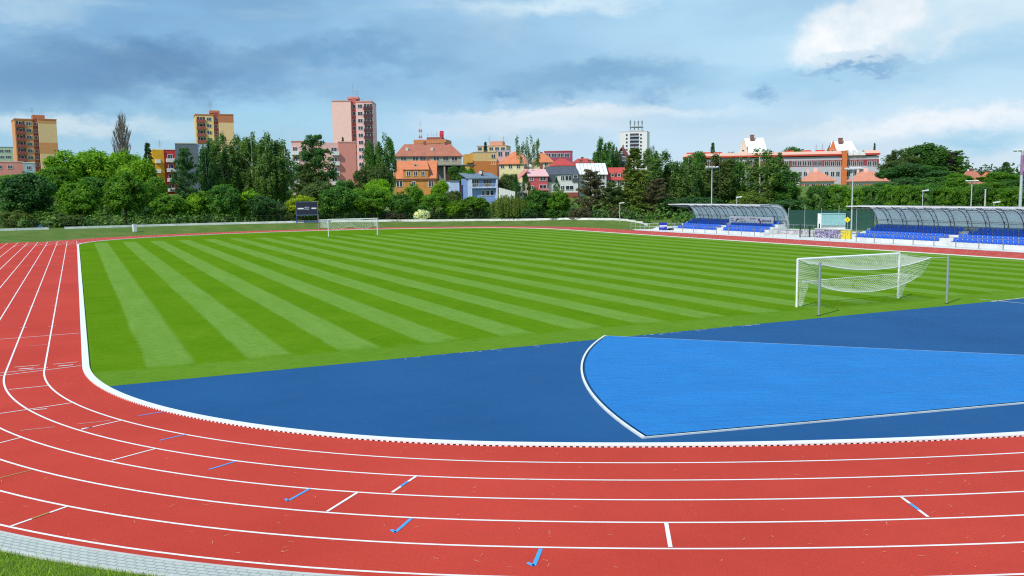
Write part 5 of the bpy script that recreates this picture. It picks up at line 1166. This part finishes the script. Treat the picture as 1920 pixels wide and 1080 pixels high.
GF = tag(empty('football_goal', (1.2, 94.0, .004)), 'far small looking football goal in front of the far bend', 'goal'); goal_frame(GF)
def topf(u, v):
    a = pt(-3.7+7.4*u, 0, 2.5); b = pt(-4.5+8.2*u, 2.0, 2.5-.25*4*u*(1-u)); return a*(1-v)+b*v
netting('net', topf, GF, .013, 30, 6)
def backf(u, v):
    s_ = .5-.5*math.cos(2*math.pi*2*u); b = pt(-4.5+8.2*u, 2.0, 2.5-.25*4*u*(1-u)); c = pt(-3.9+7.6*u, 1.2, 1.35-.55*s_); return b*(1-v)+c*v
netting('net', backf, GF, .013, 30, 8)
for sx in (-1, 1):
    def sf(u, v, sx=sx): return pt(sx*3.7-(.8*u if sx < 0 else -.0*u), 2.0*u*(1-.4*v), 2.5-1.15*v-.1*u)
    netting('net', sf, GF, .013, 8, 8)
m = MB(); m.tube([backf(i/40, 1) for i in range(41)], .02, 4); m.build('net_rope', M_NET, GF)

# the two grey net stanchions behind the near goal, one more at the far end
for (x, y, h, lab) in ((-3.58, -3.5, 2.56, 'left grey net stanchion on the edge of the blue surface'), (5.52, -3.45, 2.52, 'right grey net stanchion on the edge of the blue surface')):
    r = tag(empty('net_stanchion', (x, y, 0)), lab, 'post', 'net stanchions behind the near goal'); m = MB(); m.tube([(0, 0, -.02), (0, 0, h)], .062, 10); m.build('post', M_GALV, r)
    m = MB(); m.tube([(0, 0, h), (0, 0, h+.03)], .068, 10); m.build('cap', M_GALV, r); m = MB(); m.tube([(0, 0, .0), (0, 0, .03)], .1, 10); m.build('ground_socket', M_DARK, r)
p = ground_at(596, 430); r = tag(empty('net_stanchion', (p[0], p[1]-.5, -.02)), 'thin grey net stanchion left of the far goal', 'post'); m = MB(); m.tube([(0, 0, 0), (0, 0, 2.5)], .05, 8); m.build('post', M_GALV, r); m = MB(); m.tube([(0, 0, 2.5), (0, 0, 2.53)], .056, 8); m.build('cap', M_GALV, r)
r = tag(empty('net_stanchion', (5.9, 96.6, 0)), 'thin grey net stanchion right behind the far goal', 'post'); m = MB(); m.tube([(0, 0, 0), (0, 0, 2.6)], .05, 8); m.build('post', M_GALV, r); m = MB(); m.tube([(0, 0, 2.6), (0, 0, 2.63)], .056, 8); m.build('cap', M_GALV, r)

# ------------------------------------------------------------------ blue cover on the shot sector
def cover_mat():
    m, n, b = newmat('blue_fleece'); tc = n.node('ShaderNodeTexCoord').outputs['Object']
    st = n.node('ShaderNodeVectorMath', operation='MULTIPLY', i_0=n.node('ShaderNodeVectorRotate', rotation_type='Z_AXIS', i_Vector=tc, i_Angle=.45).outputs[0], i_1=(.35, 1.6, 1)).outputs[0]
    wv = n.noise(st, 2.3, 4, .55, .8); sm = n.noise(tc, 5, 4, .65, .6); fr = n.noise(tc, 40, 2)
    c = n.mix(n.rng(n.noise(tc, .5, 4), .3, .7), lin((.013, .180, .50)), lin((.019, .208, .56)))
    n.put(b.inputs['Base Color'], n.mix(n.rng(fr, .3, .7, 0, .25), c, lin((.007, .14, .46)))); b.inputs['Roughness'].default_value = .75; b.inputs['Specular IOR Level'].default_value = .25
    h = n.math('ADD', n.math('MULTIPLY', n.math('ABSOLUTE', n.math('SUBTRACT', wv, .5)), 1.0), n.math('MULTIPLY', sm, .30))
    n.put(b.inputs['Normal'], n.node('ShaderNodeBump', i_Strength=.75, i_Distance=.20, i_Height=h).outputs[0]); return m
APEX = pt(1.61, -22.07); A0 = math.atan2(-3.93+22.07, -15.58-1.61); A1 = math.atan2(-17.4+22.07, -23.72-1.61); RS = 25.35
cv = tag(empty('sector_cover', (APEX[0], APEX[1], .003)), 'bright blue fleece cover with pale edge boards on the throwing sector', 'ground cover')
na, nr = 60, 46; vs = []; fs = []
for i in range(na+1):
    a = A0+(A1-A0)*i/na
    for j in range(nr+1):
        rr = 1.2+(RS-.12-1.2)*j/nr; inset = .06/rr
        aa = A0+inset+(A1-A0-2*inset)*i/na
        edge = min(i, na-i)/na*rr*.6; edge = min(edge, RS-.12-rr)
        x, y = rr*math.cos(aa), rr*math.sin(aa); z = .05+.018*math.sin(x*1.1+y*2.3+math.sin(y*1.7))*min(1, edge/.8)+.010*math.sin(3.1*x-1.3*y)*min(1, edge)
        if 0 < j < nr and 0 < i < na: z += float(RNG.normal(0, .004))
        vs.append((x, y, z))
for i in range(na):
    for j in range(nr): k = i*(nr+1)+j; fs.append((k, k+1, k+nr+2, k+nr+1))
m = MB(); m.add(vs, fs, 0, True); m.build('cover_sheet', cover_mat(), cv)
M_BOARD = mat('board_white', (.74, .74, .72), .6, 3, .12); M_BOARDG = mat('board_pale', (.50, .56, .60), .6, 2, .15)
def board(pts, wdt, hgt, mt, name='edge_board'):
    m = MB(); L_, R_ = [], []
    for i, p in enumerate(pts):
        t = np.array(pts[min(i+1, len(pts)-1)])-np.array(pts[max(i-1, 0)]); t = t/np.linalg.norm(t); nn = pt(-t[1], t[0])*wdt/2; L_.append(p+nn); R_.append(p-nn)
    vs = []
    for l, r_ in zip(L_, R_): vs += [(*l, 0), (*l, hgt), (*r_, hgt), (*r_, 0)]
    n_ = len(pts); fs = [(4*i+a, 4*i+(a+1) % 4, 4*i+4+(a+1) % 4, 4*i+4+a) for i in range(n_-1) for a in range(3)]
    fs += [(0, 1, 2, 3), (4*n_-4, 4*n_-3, 4*n_-2, 4*n_-1)]; m.add(vs, fs); return m.build(name, mt, cv)
board([pt(RS*math.cos(A0+(A1-A0)*i/40), RS*math.sin(A0+(A1-A0)*i/40)) for i in range(41)], .07, .06, M_BOARD)
board([pt(RS*f*math.cos(A1), RS*f*math.sin(A1)) for f in np.linspace(.05, 1, 12)], .055, .04, M_BOARDG)
board([pt(RS*f*math.cos(A0), RS*f*math.sin(A0)) for f in np.linspace(.05, 1, 12)], .06, .04, M_BOARDG)

# ------------------------------------------------------------------ scoreboard, bin, banner
M_NAVY = mat('scoreboard_navy', (.018, .022, .045), .45); M_NAVYF = mat('scoreboard_blue', (.03, .06, .22), .5); M_SIGNW = mat('sign_white', (.75, .76, .78), .6)
d = 168.; sb_o = at(576.5, 421, d); zb = terr(sb_o[0], sb_o[1]); s_ = d/FPX
rz = -math.atan2(sb_o[0]-CAM[0], sb_o[1]-CAM[1]); sb = tag(empty('scoreboard', (sb_o[0], sb_o[1], zb), rz), 'dark navy scoreboard on blue legs beside the far goal', 'scoreboard')
zt = at(577, 379, d)[2]-zb; z0 = at(577, 402.5, d)[2]-zb; hw = 19.3*s_
m = MB(); m.box(-hw, hw, -.12, .2, z0, zt); m.build('panel', M_NAVY, sb)
m = MB(); m.box(-hw-.08, hw+.08, -.16, .22, zt, zt+.1); m.box(-hw-.08, hw+.08, -.16, .22, z0-.12, z0); m.box(-hw-.1, -hw, -.16, .22, z0, zt); m.box(hw, hw+.1, -.16, .22, z0, zt); m.build('frame', mat('scoreboard_frame', (.12, .17, .28), .5), sb)
for x in (-hw, hw): m = MB(); m.box(x-.1, x+.1, -.05, .15, -.6, z0-.12); m.build('leg', M_NAVYF, sb)
m = MB(); m.box(-hw+.1, hw-.1, 0, .1, .25, .4); m.build('brace', M_NAVYF, sb)
zm = (z0+zt)/2
m = MB(); m.box(-hw+.25, -hw+1.35, -.135, -.12, zm-.14, zm+.12); m.box(hw-1.1, hw-.2, -.135, -.12, zm-.12, zm+.14); m.build('lettering', M_SIGNW, sb)
m = MB()
for r_, zz in enumerate((.32, .0)):
    for k in range(6): xx = -.42+.15*k; m.box(xx, xx+.1, -.135, -.12, zm+zz-.24, zm+zz-.02)
m.build('lettering', mat('sign_grey', (.38, .42, .5), .6), sb)
m = MB(); zt2 = 1.05; 
p = ground_at(253, 439.5); z = terr(p[0], p[1]); r = tag(empty('cabinet', (p[0], p[1], z), .3), 'small white cabinet on the grass bank behind the track', 'cabinet')
m = MB(); m.box(-.27, .27, -.25, .25, .08, 1.25); m.build('body', M_GOALW, r); m = MB(); m.box(-.31, .31, -.29, .29, 1.25, 1.32); m.build('lid', M_SIGNW, r); m = MB(); m.box(-.24, .24, -.22, .22, -.1, .08); m.build('plinth', M_CONC, r)
p = at(86, 424, 158); z = terr(p[0], p[1]); r = tag(empty('tarpaulin', (p[0], p[1], z)), 'blue tarpaulin heap on the bank by the dark left maple', 'tarpaulin')
m = MB(); vs = [];
for i in range(9):
    for j in range(5): vs.append((-1.2+2.4*i/8, -.6+1.2*j/4, max(0, .75*math.sin(math.pi*(i+.4)/8.8)**.5*math.sin(math.pi*(j+.3)/4.6)+.08*math.sin(i*2.1+j*3))))
m.add(vs, [(i*5+j, i*5+j+1, i*5+j+6, i*5+j+5) for i in range(8) for j in range(4)], 0, True); m.build('sheet', mat('tarp_blue', (.03, .09, .38), .5), r)

# ------------------------------------------------------------------ spectator side
g = MB(); g.add([(43.25, 2, .01), (64, 2, .01), (64, 79, .01), (44.5, 85, .01), (43.25, 82, .01)], [(0, 1, 2, 3, 4)]); tag(g.build('apron', M_CONCL), kind='structure')
M_SEAT = mat('seat_blue', (.028, .125, .60), .4, 2, .1); M_POLY = None
def poly_mat():
    m, n, b = newmat('roof_polycarbonate'); tc = n.node('ShaderNodeTexCoord').outputs['Object']
    c = n.mix(n.rng(n.noise(tc, .5, 4), .3, .7), lin((.74, .76, .77)), lin((.82, .84, .85))); n.put(b.inputs['Base Color'], c); b.inputs['Roughness'].default_value = .25
    tr = n.node('ShaderNodeBsdfTranslucent', i_0=n.mix(1., c, (1.1, 1.1, 1.08, 1), 'MULTIPLY')); tp = n.node('ShaderNodeBsdfTransparent', i_0=(.75, .82, .86, 1))
    a = n.node('ShaderNodeMixShader', i_0=.72, i_1=b.outputs[0], i_2=tr.outputs[0]); c2 = n.node('ShaderNodeMixShader', i_0=.10, i_1=a.outputs[0], i_2=tp.outputs[0])
    n.put(m.node_tree.nodes['Material Output'].inputs[0], c2.outputs[0]); return m
M_POLY = poly_mat()
def roof_xz(t, inset=0.):
    """profile of the curved canopy, front tip (t=0) to the foot of the back wall (t=1); local x away from the track"""
    if t < .42: k = t/.42; return (k*2.7, 4.05+.10*math.sin(k*math.pi/2)-inset*min(1, .35+k))
    k = (t-.42)/.58; a = k*math.pi/2; rx, rz_ = 2.5-inset, 3.0-inset
    return (2.7+rx*math.sin(a), 1.15+rz_*math.cos(a))
sm_ = MB(); sm_.box(-.2, .2, -.2, .2, .0, .06); sm_.prism([(.16, -.21, .03), (.24, -.21, .03), (.30, -.20, .40), (.24, -.20, .42)], (0, .42, 0)); M_STEEL = mat('rail_steel', (.20, .22, .24), .45, 3, .1); SEATM = sm_.mesh('seat', M_SEAT); M_FRAMEG = mat('frame_steel', (.16, .18, .20), .5, 3, .1)
def grandstand(label, x0, y0, y1, first, gap, rows=4):
    """x0 = roof tip line; the stand runs from y1 (far) to y0 (near) along the straight"""
    gs = tag(empty('grandstand', (x0, y0, .0)), label, 'grandstand'); Ly = y1-y0
    m = MB()
    for r_ in range(rows): m.box(.9+.78*r_, .9+.78*(r_+1) + (1.0 if r_ == rows-1 else 0), .1, Ly-.1, 0, .42+.33*r_)
    m.build('terrace', M_CONCL, gs)
    # canopy sheet with thickness
    nt = 26; m = MB(); ny = 2; P_ = [roof_xz(i/nt) for i in range(nt+1)]
    vs = [(x, yy, z) for (x, z) in P_ for yy in (0, Ly)] + [(x*.996, yy, z-.03) for (x, z) in P_ for yy in (0, Ly)]; o_ = 2*(nt+1)
    fs = [(2*i, 2*i+1, 2*i+3, 2*i+2) for i in range(nt)]+[(o_+2*i+2, o_+2*i+3, o_+2*i+1, o_+2*i) for i in range(nt)]
    m.add(vs, fs, 0, True); m.build('roof_sheet', M_POLY, gs, fix=False)
    m = MB(); m.box(-.07, .0, -.05, Ly+.05, 4.02, 4.12); m.build('gutter', M_SIGNW, gs)
    nb = int(round(Ly/2.05))
    for k in range(nb+1):
        yy = Ly*k/nb; m = MB(); up_ = [(x, yy, z-.04) for (x, z) in P_]; lo = [(roof_xz(i/nt, .42)[0]*(.95 if i else 1), yy, roof_xz(i/nt, .42)[1]) for i in range(nt+1)]
        m.tube(up_, .05, 4); m.tube([(0, yy, 4.0)]+lo[2:nt-2]+[(4.85, yy, .9)], .055, 4)
        for i in range(2, nt-2, 3): m.tube([up_[i], lo[i+1]], .018, 3, cap=False); m.tube([lo[i+1], up_[i+3]], .018, 3, cap=False)
        m.tube([(5.2, yy, 0), (5.2, yy, 1.2)], .05, 5); m.tube([(4.4, yy, 1.4), (4.4, yy, 2.55)], .03, 4); m.build('roof_frame', M_FRAMEG, gs)
    for i in (5, 9, 13, 17, 22):
        m = MB(); x, z = P_[i]; m.tube([(x, 0, z-.1), (x, Ly, z-.1)], .03, 4); m.build('purlin', M_GALVL, gs)
    for hz in (1.7, 2.45): m = MB(); m.tube([(4.42, 0, hz), (4.42, Ly, hz)], .035, 4); m.build('guard_rail', M_GALVL, gs)
    m = MB(); m.box(4.95, 5.0, .05, Ly-.05, .9, 1.9); m.build('back_panel', mat('panel_greygreen', (.36, .40, .40), .6), gs)
    # seats: the nearest, largest hundred are parts, the rest one mass
    spots = []
    for r_ in range(rows):
        k = 0; yy = .5+first[r_]
        while yy < Ly-.4-.15*r_:
            if not any(a_ < yy < b_ for a_, b_ in gap(r_, Ly)): spots.append((1.2+.78*r_, yy, .42+.33*r_+.03))
            yy += .56
    spots.sort(key=lambda q: q[1])
    for q in spots[:100]: o2 = link('seat', SEATM, gs); o2.location = q
    if spots[100:]:
        m = MB(); base = [v.co[:] for v in SEATM.vertices]; pf = [tuple(p.vertices) for p in SEATM.polygons]
        for q in spots[100:]: m.add([(v[0]+q[0], v[1]+q[1], v[2]+q[2]) for v in base], pf)
        tag(m.build('seat', M_SEAT, gs), kind='stuff')
    m = MB()
    for k in range(int(Ly/2.6)+1): m.tube([(-.55, .3+2.6*k, -.0), (-.55, .3+2.6*k, 1.02)], .045, 5)
    m.tube([(-.55, .3, 1.02), (-.55, .3+2.6*int(Ly/2.6), 1.02)], .025, 5); m.build('front_rail', M_STEEL, gs)
    return gs, Ly
GS1, L1 = grandstand('smaller far grandstand with curved clear roof and white sponsor banner', 45.6, 56.4, 76.6, (.5, .3, .2, .1), lambda r_, L_: ((9.4, 10.6),))
GS2, L2 = grandstand('larger near grandstand with curved clear roof and rows of blue seats', 45.6, 8.0, 41.5, (0, 0, 0, 0), lambda r_, L_: ((20.6-.4*r_, 22.0-.4*r_),))
# sponsor banner in the far stand
bn = tag(empty('banner', (48.9, 57.4, 1.85), -math.pi/2), 'long white sponsor banner hanging under the far grandstand roof', 'banner'); W_ = 9.0
bn.rotation_euler = (0, 0, math.pi/2)      # local x runs away from the viewer along the stand
m = MB(); m.box(0, W_, 0, .04, -.5, .55); m.build('cloth', mat('cloth_white', (.90, .90, .90), .7), bn)
def flat(name, polys, m_): 
    q = MB()
    for pl in polys: q.prism([(W_-x, .055, z) for x, z in pl], (0, -.012, 0))
    return q.build(name, m_, bn)
M_INK = mat('print_black', (.02, .02, .025), .6); M_PGREY = mat('print_grey', (.3, .32, .36), .6)
flat('emblem', [[(1.25, -.15), (1.75, .3), (2.2, -.02), (1.75, .08), (1.5, -.22)]], M_INK)
flat('lettering', [[(x, z), (x+w_, z), (x+w_, z+.13), (x, z+.13)] for x, w_, z in ((.3, .25, .12), (.6, .3, .12), (1.95, .3, .1), (2.3, .4, .1), (2.75, .3, .1), (4.4, .3, .2), (4.75, .5, .2), (5.3, .35, .2), (2.2, .3, -.2), (2.6, .45, -.2), (3.2, .3, -.2))], M_PGREY)
flat('lettering', [[(.35, -.12), (.95, -.12), (.95, -.04), (.35, -.04)]], mat('print_red', (.5, .03, .04), .6))
flat('emblem', [[(6.0, .25), (6.35, .3), (6.4, -.05), (6.1, .0)]], mat('print_blue', (.02, .03, .12), .6)); flat('emblem', [[(6.3, .05), (6.65, .0), (6.6, -.35), (6.35, -.3)]], mat('print_red', 0))
flat('lettering', [[(6.75+.32*k, -.1), (6.98+.32*k, -.1), (6.98+.32*k, .12), (6.75+.32*k, .12)] for k in range(6)], mat('print_slate', (.16, .17, .24), .6))
sg = tag(empty('sign_board', (49.4, 19.0, 1.95), math.pi/2), 'dark sign with red edge inside the near grandstand at the right edge', 'sign')
m = MB(); m.box(0, 2.6, 0, .05, -.55, .6); m.build('board', M_INK, sg); m = MB(); m.box(-.05, 2.65, .05, .07, -.64, -.52); m.box(2.6, 2.68, .05, .07, -.6, .6); m.build('edge', mat('print_red', 0), sg); m = MB(); m.prism([(1.2, .05, -.3), (1.5, .05, .35), (1.8, .05, -.1), (2.1, .05, .2), (1.7, .05, -.35)], (0, .015, 0)); m.build('emblem', M_SIGNW, sg)
# blue advert board at the left end of the apron
p = ground_at(1243, 432); r = tag(empty('advert_board', (p[0], p[1], 0), -YAW-.1), 'blue advert board with white stripe at the end of the apron', 'advert board')
m = MB(); m.box(-.62, .62, 0, .06, .08, 1.22); m.build('board', mat('advert_blue', (.02, .03, .36), .5), r); m = MB(); m.box(-.56, .60, -.015, 0, .60, .78); m.build('stripe', M_SIGNW, r); m = MB(); m.box(-.5, .2, -.015, 0, .40, .50); m.build('lettering', mat('print_paleblue', (.28, .32, .6), .6), r)
for x in (-.5, .5): m = MB(); m.box(x-.03, x+.03, .06, .5, 0, .06); m.tube([(x, .08, .05), (x, .08, 1.2)], .025, 5); m.build('leg', M_GALV, r)
# path rails left of the far stand
r = tag(empty('handrail', (46, 81, 0)), 'light metal handrail by the steps left of the far grandstand', 'railing')
m = MB(); P_ = [pt(45.0, 86, 0), pt(46.2, 82.5, 0), pt(50.5, 79.5, .0)]
for a, c in zip(P_[:-1], P_[1:]):
    for k in range(4): q = a+(c-a)*k/4-pt(46, 81, 0); m.tube([q, q+pt(0, 0, 1.0)], .03, 5)
for hz in (.5, 1.0): m.tube([q-pt(46, 81, -hz) for q in P_], .025, 5)
m.build('rails', M_GALVL, r)
m = MB(); 
for k in range(3): m.box(46.5+.4*k, 50.5, 79.0, 82.4, .01, .14*(k+1))
tag(m.build('steps', M_CONCL), 'pale concrete steps left of the far grandstand', 'steps')

# between the stands: green screen fence, painted wall, gate, teal shelter, yellow sign
def fence_net_mat():
    m, n, b = newmat('green_windbreak'); b.inputs['Base Color'].default_value = (.012, .07, .05, 1); b.inputs['Roughness'].default_value = .8
    tp = n.node('ShaderNodeBsdfTransparent'); ms = n.node('ShaderNodeMixShader', i_0=.22, i_1=b.outputs[0], i_2=tp.outputs[0]); n.put(m.node_tree.nodes['Material Output'].inputs[0], ms.outputs[0]); return m
a, c = at(1478, 432, 128), at(1640, 436, 118); L_ = math.dist(a[:2], c[:2]); fz = tag(empty('windbreak_fence', (a[0], a[1], 0), math.atan2(c[1]-a[1], c[0]-a[0])), 'tall green windbreak fence between the two grandstands', 'fence')
zt = at(1520, 394, 125)[2]
m = MB(); m.box(0, L_, -.01, .01, .6, zt); m.build('mesh_screen', fence_net_mat(), fz)
for k in range(6): m = MB(); x = L_*k/5; m.tube([(x, 0, 0), (x, 0, zt+.3+.4*(k % 2))], .05, 6); m.build('post', M_GALV, fz)
a = at(1534, 432, 122); r = tag(empty('shelter', (a[0], a[1], 0), -math.atan2(a[0]-CAM[0], a[1]-CAM[1])), 'pale teal box shelter in front of the green windbreak', 'shelter'); s_ = 122/FPX
zt, zb = at(1558, 401, 122)[2], at(1558, 422, 122)[2]
m = MB(); m.box(.4, 48*s_, 0, 1.6, zb, zt); m.build('body', mat('teal_panel', (.22, .42, .42), .6, 2, .12), r); m = MB(); m.box(-.1, .4, -.05, 1.6, 0, zt+.05); m.build('end_panel', M_WALLP, r); m = MB(); m.box(.4, 48*s_, .3, 1.3, 0, zb); m.build('base', M_CONCL, r)
m = MB(); m.box(.1, 48*s_, -.08, 1.68, zt, zt+.08); m.build('roof', mat('teal_roof', (.30, .50, .50), .6), r)
a = at(1589, 412, 119); r = tag(empty('warning_sign', (a[0], a[1], 0), -math.atan2(a[0]-CAM[0], a[1]-CAM[1])), 'yellow diamond sign on a thin pole between the grandstands', 'sign'); s_ = 5.6*119/FPX
m = MB(); m.prism([(-s_, 0, a[2]), (0, 0, a[2]-s_), (s_, 0, a[2]), (0, 0, a[2]+s_)], (0, .04, 0)); m.build('plate', mat('sign_yellow', (.72, .62, .01), .5), r); m = MB(); m.box(-.12, .12, -.012, 0, a[2]-.1, a[2]-.04); m.box(-.03, .06, -.012, 0, a[2]-.04, a[2]+.16); m.build('symbol', mat('sign_ochre', (.35, .2, .02), .6), r); m = MB(); m.tube([(0, .08, 0), (0, .08, a[2]+.1)], .035, 6); m.build('pole', M_GALV, r)
def graffiti_mat():
    m, n, b = newmat('graffiti'); tc = n.node('ShaderNodeTexCoord').outputs['Object']; xyz = n.node('ShaderNodeSeparateXYZ', i_0=tc)
    vo = n.node('ShaderNodeTexVoronoi', i_Scale=2.6); n.put(vo.inputs['Vector'], tc); no = n.noise(tc, 4.5, 3, .6, 1.2)
    c = n.mix(n.rng(no, .42, .46), lin((.62, .60, .66)), lin((.12, .10, .18))); c = n.mix(n.rng(vo.outputs['Distance'], .10, .16, 1, 0), c, lin((.70, .70, .74)))
    ve = n.node('ShaderNodeTexNoise'); ve.inputs['Scale'].default_value = 2.2; n.put(ve.inputs['Vector'], n.node('ShaderNodeVectorMath', operation='ADD', i_0=tc, i_1=(5, 3, 1)).outputs[0]); c = n.mix(n.rng(ve.outputs[0], .56, .60), c, lin((.34, .25, .50)))
    wob = n.math('ADD', xyz.outputs[0], n.math('MULTIPLY', no, 1.4))
    c = n.mix(n.rng(wob, 4.85, 4.95), c, lin((.70, .56, .03))); c = n.mix(n.rng(wob, 6.75, 6.85), c, lin((.62, .26, .08)))
    blk = n.math('MULTIPLY', n.rng(no, .60, .63), n.rng(wob, 4.7, 4.8)); c = n.mix(blk, c, lin((.05, .03, .05)))
    n.put(b.inputs['Base Color'], c); return m
a, c = at(1528, 447, 113), at(1594, 448, 108); r = tag(empty('graffiti_wall', (a[0], a[1], 0), math.atan2(c[1]-a[1], c[0]-a[0])), 'low wall sprayed with purple, yellow and orange graffiti between the stands', 'wall'); L_ = math.dist(a[:2], c[:2])
zt = at(1560, 431, 110)[2]; m = MB(); m.box(0, L_, 0, .2, 0, zt); m.build('painted_face', graffiti_mat(), r); m = MB(); m.box(-.05, L_+.05, -.05, .25, zt, zt+.12); m.build('coping', M_CONC, r)
a, c = at(1452, 444, 120), at(1532, 446, 116); r = tag(empty('skate_ramp', (a[0], a[1], 0), math.atan2(c[1]-a[1], c[0]-a[0])), 'grey concrete ramp wall with faint scribbles beside the far stand', 'wall'); L_ = math.dist(a[:2], c[:2])
def scrib_mat():
    m, n, b = newmat('scribbled_concrete'); tc = n.node('ShaderNodeTexCoord').outputs['Object']; no = n.noise(tc, 5.5, 3, .6, 1.0); c = n.mix(n.rng(no, .40, .45), lin((.10, .10, .12)), lin((.55, .55, .57))); c = n.mix(n.rng(n.noise(tc, 2.2, 2), .60, .64), c, lin((.5, .12, .12))); n.put(b.inputs['Base Color'], c); return m
zt = at(1490, 432, 118)[2]; m = MB(); m.box(.8, L_, 0, .25, 0, zt); m.build('wall', scrib_mat(), r); m = MB(); m.box(.7, L_, -.05, .3, zt, zt+.1); m.build('coping', M_CONC, r); m = MB(); m.prism([(-.9, -1.2, 0), (L_, -1.2, 0), (L_, -1.2, .32), (.2, -1.2, .2)], (0, 1.19, 0)); m.build('ramp', M_CONC, r)
m = MB()
for k in range(7): x = .2+L_*k/6.5; m.tube([(x, -.5, .2), (x, -.5, 1.45)], .022, 4)
m.tube([(.2, -.5, 1.45), (L_, -.5, 1.45)], .022, 4); m.build('handrail', M_GALV, r)
a = at(1500, 450, 114); r = tag(empty('field_gate', (a[0], a[1], 0), -.8), 'open dark green gate between two thick posts by the track', 'gate')
for x in (0, 1.15, 2.3): m = MB(); m.box(x-.09, x+.09, -.09, .09, 0, 1.75 if x != 1.15 else 1.4); m.build('post', mat('gate_green', (.008, .03, .022), .6), r)
m = MB()
for k in range(12): x = .12+2.05*k/11; m.tube([(x, 0, .12), (x, 0, 1.2)], .014, 4)
for hz in (.12, 1.2): m.tube([(.09, 0, hz), (2.2, 0, hz)], .022, 4)
m.build('bars', mat('gate_green', 0), r)
m = MB(); r = tag(empty('barrier_fence', (44.4, 40.5, 0)), 'thin dark railing along the track in front of the graffiti', 'railing')
for k in range(7): m.tube([(0, 2.4*k, 0), (0, 2.4*k, 1.05)], .03, 5)
m.tube([(0, 0, 1.05), (0, 14.4, 1.05)], .025, 5); m.tube([(0, 0, .55), (0, 14.4, .55)], .015, 4); m.build('rails', M_GALV, r)
a = at(1609, 443, 106); r = tag(empty('bin', (a[0], a[1], 0)), 'small yellow bin at the left end of the near grandstand', 'bin'); m = MB(); m.tube([(0, 0, 0), (0, 0, .85)], [.22, .26], 10); m.build('body', mat('bin_yellow', (.62, .42, .02), .5), r); m = MB(); m.tube([(0, 0, .85), (0, 0, .93)], [.28, .2], 10); m.build('lid', mat('bin_dark', (.08, .07, .03), .5), r)

# ------------------------------------------------------------------ lamps
M_LAMP = mat('lamp_white', (.74, .76, .78), .4)
def flood(label, px, top, d, base_py, arms, r0=.09, sleeve=None):
    p = at(px, 400, d); z = terr(p[0], p[1]) if base_py is None else 0.; h = at(px, top, d)[2]-z
    r = tag(empty('floodlight_pole', (p[0], p[1], z), -math.atan2(p[0]-CAM[0], p[1]-CAM[1])), label, 'floodlight'); m = MB(); m.tube([(0, 0, -.1), (0, 0, h)], [r0*1.2, r0*.75], 8); m.build('pole', M_GALVL, r)
    s_ = d/FPX; m = MB(); m.tube([(-arms*s_, 0, h), (arms*s_, 0, h)], .05, 6); m.build('crossarm', M_GALVL, r)
    nl = 4
    for k in range(nl):
        x = -arms*s_+2*arms*s_*(k+.3)/(nl-.4); m = MB(); m.prism([(x-.2, -.1, h+.02), (x+.2, -.1, h+.02), (x+.2, -.5, h+.12), (x-.2, -.5, h+.12)], (0, .02, .1)); m.build('lamp_head', M_LAMP, r)
    if sleeve: m = MB(); m.tube([(0, 0, h-sleeve[1]), (0, 0, h-sleeve[0])], .2, 8); m.build('sleeve', mat('sleeve_mauve', (.30, .17, .30), .5), r)
flood('floodlight pole rising behind the far grandstand, two bright lamp rows', 1334, 315, 143, None, 11)
flood('floodlight pole at the left tip of the near grandstand', 1597, 318, 110, 440, 14, .085)
flood('floodlight pole in front of the red roofed house at far right', 1820, 341, 132, None, 10)
flood('tall thick floodlight pole at the right edge, mauve upper sleeve', 1912, 284, 118, None, 15, .2, (.5, 3.1))
def lamp(label, px, top, d, arm=.8, head=True):
    p = at(px, 400, d); z = terr(p[0], p[1]); h = at(px, top, d)[2]-z; r = tag(empty('street_lamp' if head else 'pole', (p[0], p[1], z), -YAW), label, 'street lamp' if head else 'pole'); m = MB(); m.tube([(0, 0, -.2), (0, 0, h)], [.075, .05] if head else [.12, .10], 7); m.build('post', M_GALVL if head else M_CONC, r)
    if head: m = MB(); m.prism([(-.1, -.14, h), (arm, -.14, h+.12), (arm, -.14, h+.28), (-.1, -.14, h+.16)], (0, .28, 0)); m.build('lamp_head', M_LAMP, r)
    else: m = MB(); m.tube([(0, 0, h), (0, 0, h+.08)], .14, 7); m.build('cap', M_CONC, r)
lamp('small street lamp at the end of the white wall left of the far stand', 1162, 382, 157)
lamp('small street lamp just above the roof of the far grandstand', 1381, 371, 146)
lamp('small street lamp in front of the lime row above the near grandstand', 1729, 359, 128)
lamp('plain pale post without lamp above the near grandstand roof', 1846, 356, 126, head=False)
lamp('low lamp just peeping over the near grandstand roof', 1863, 381, 122)
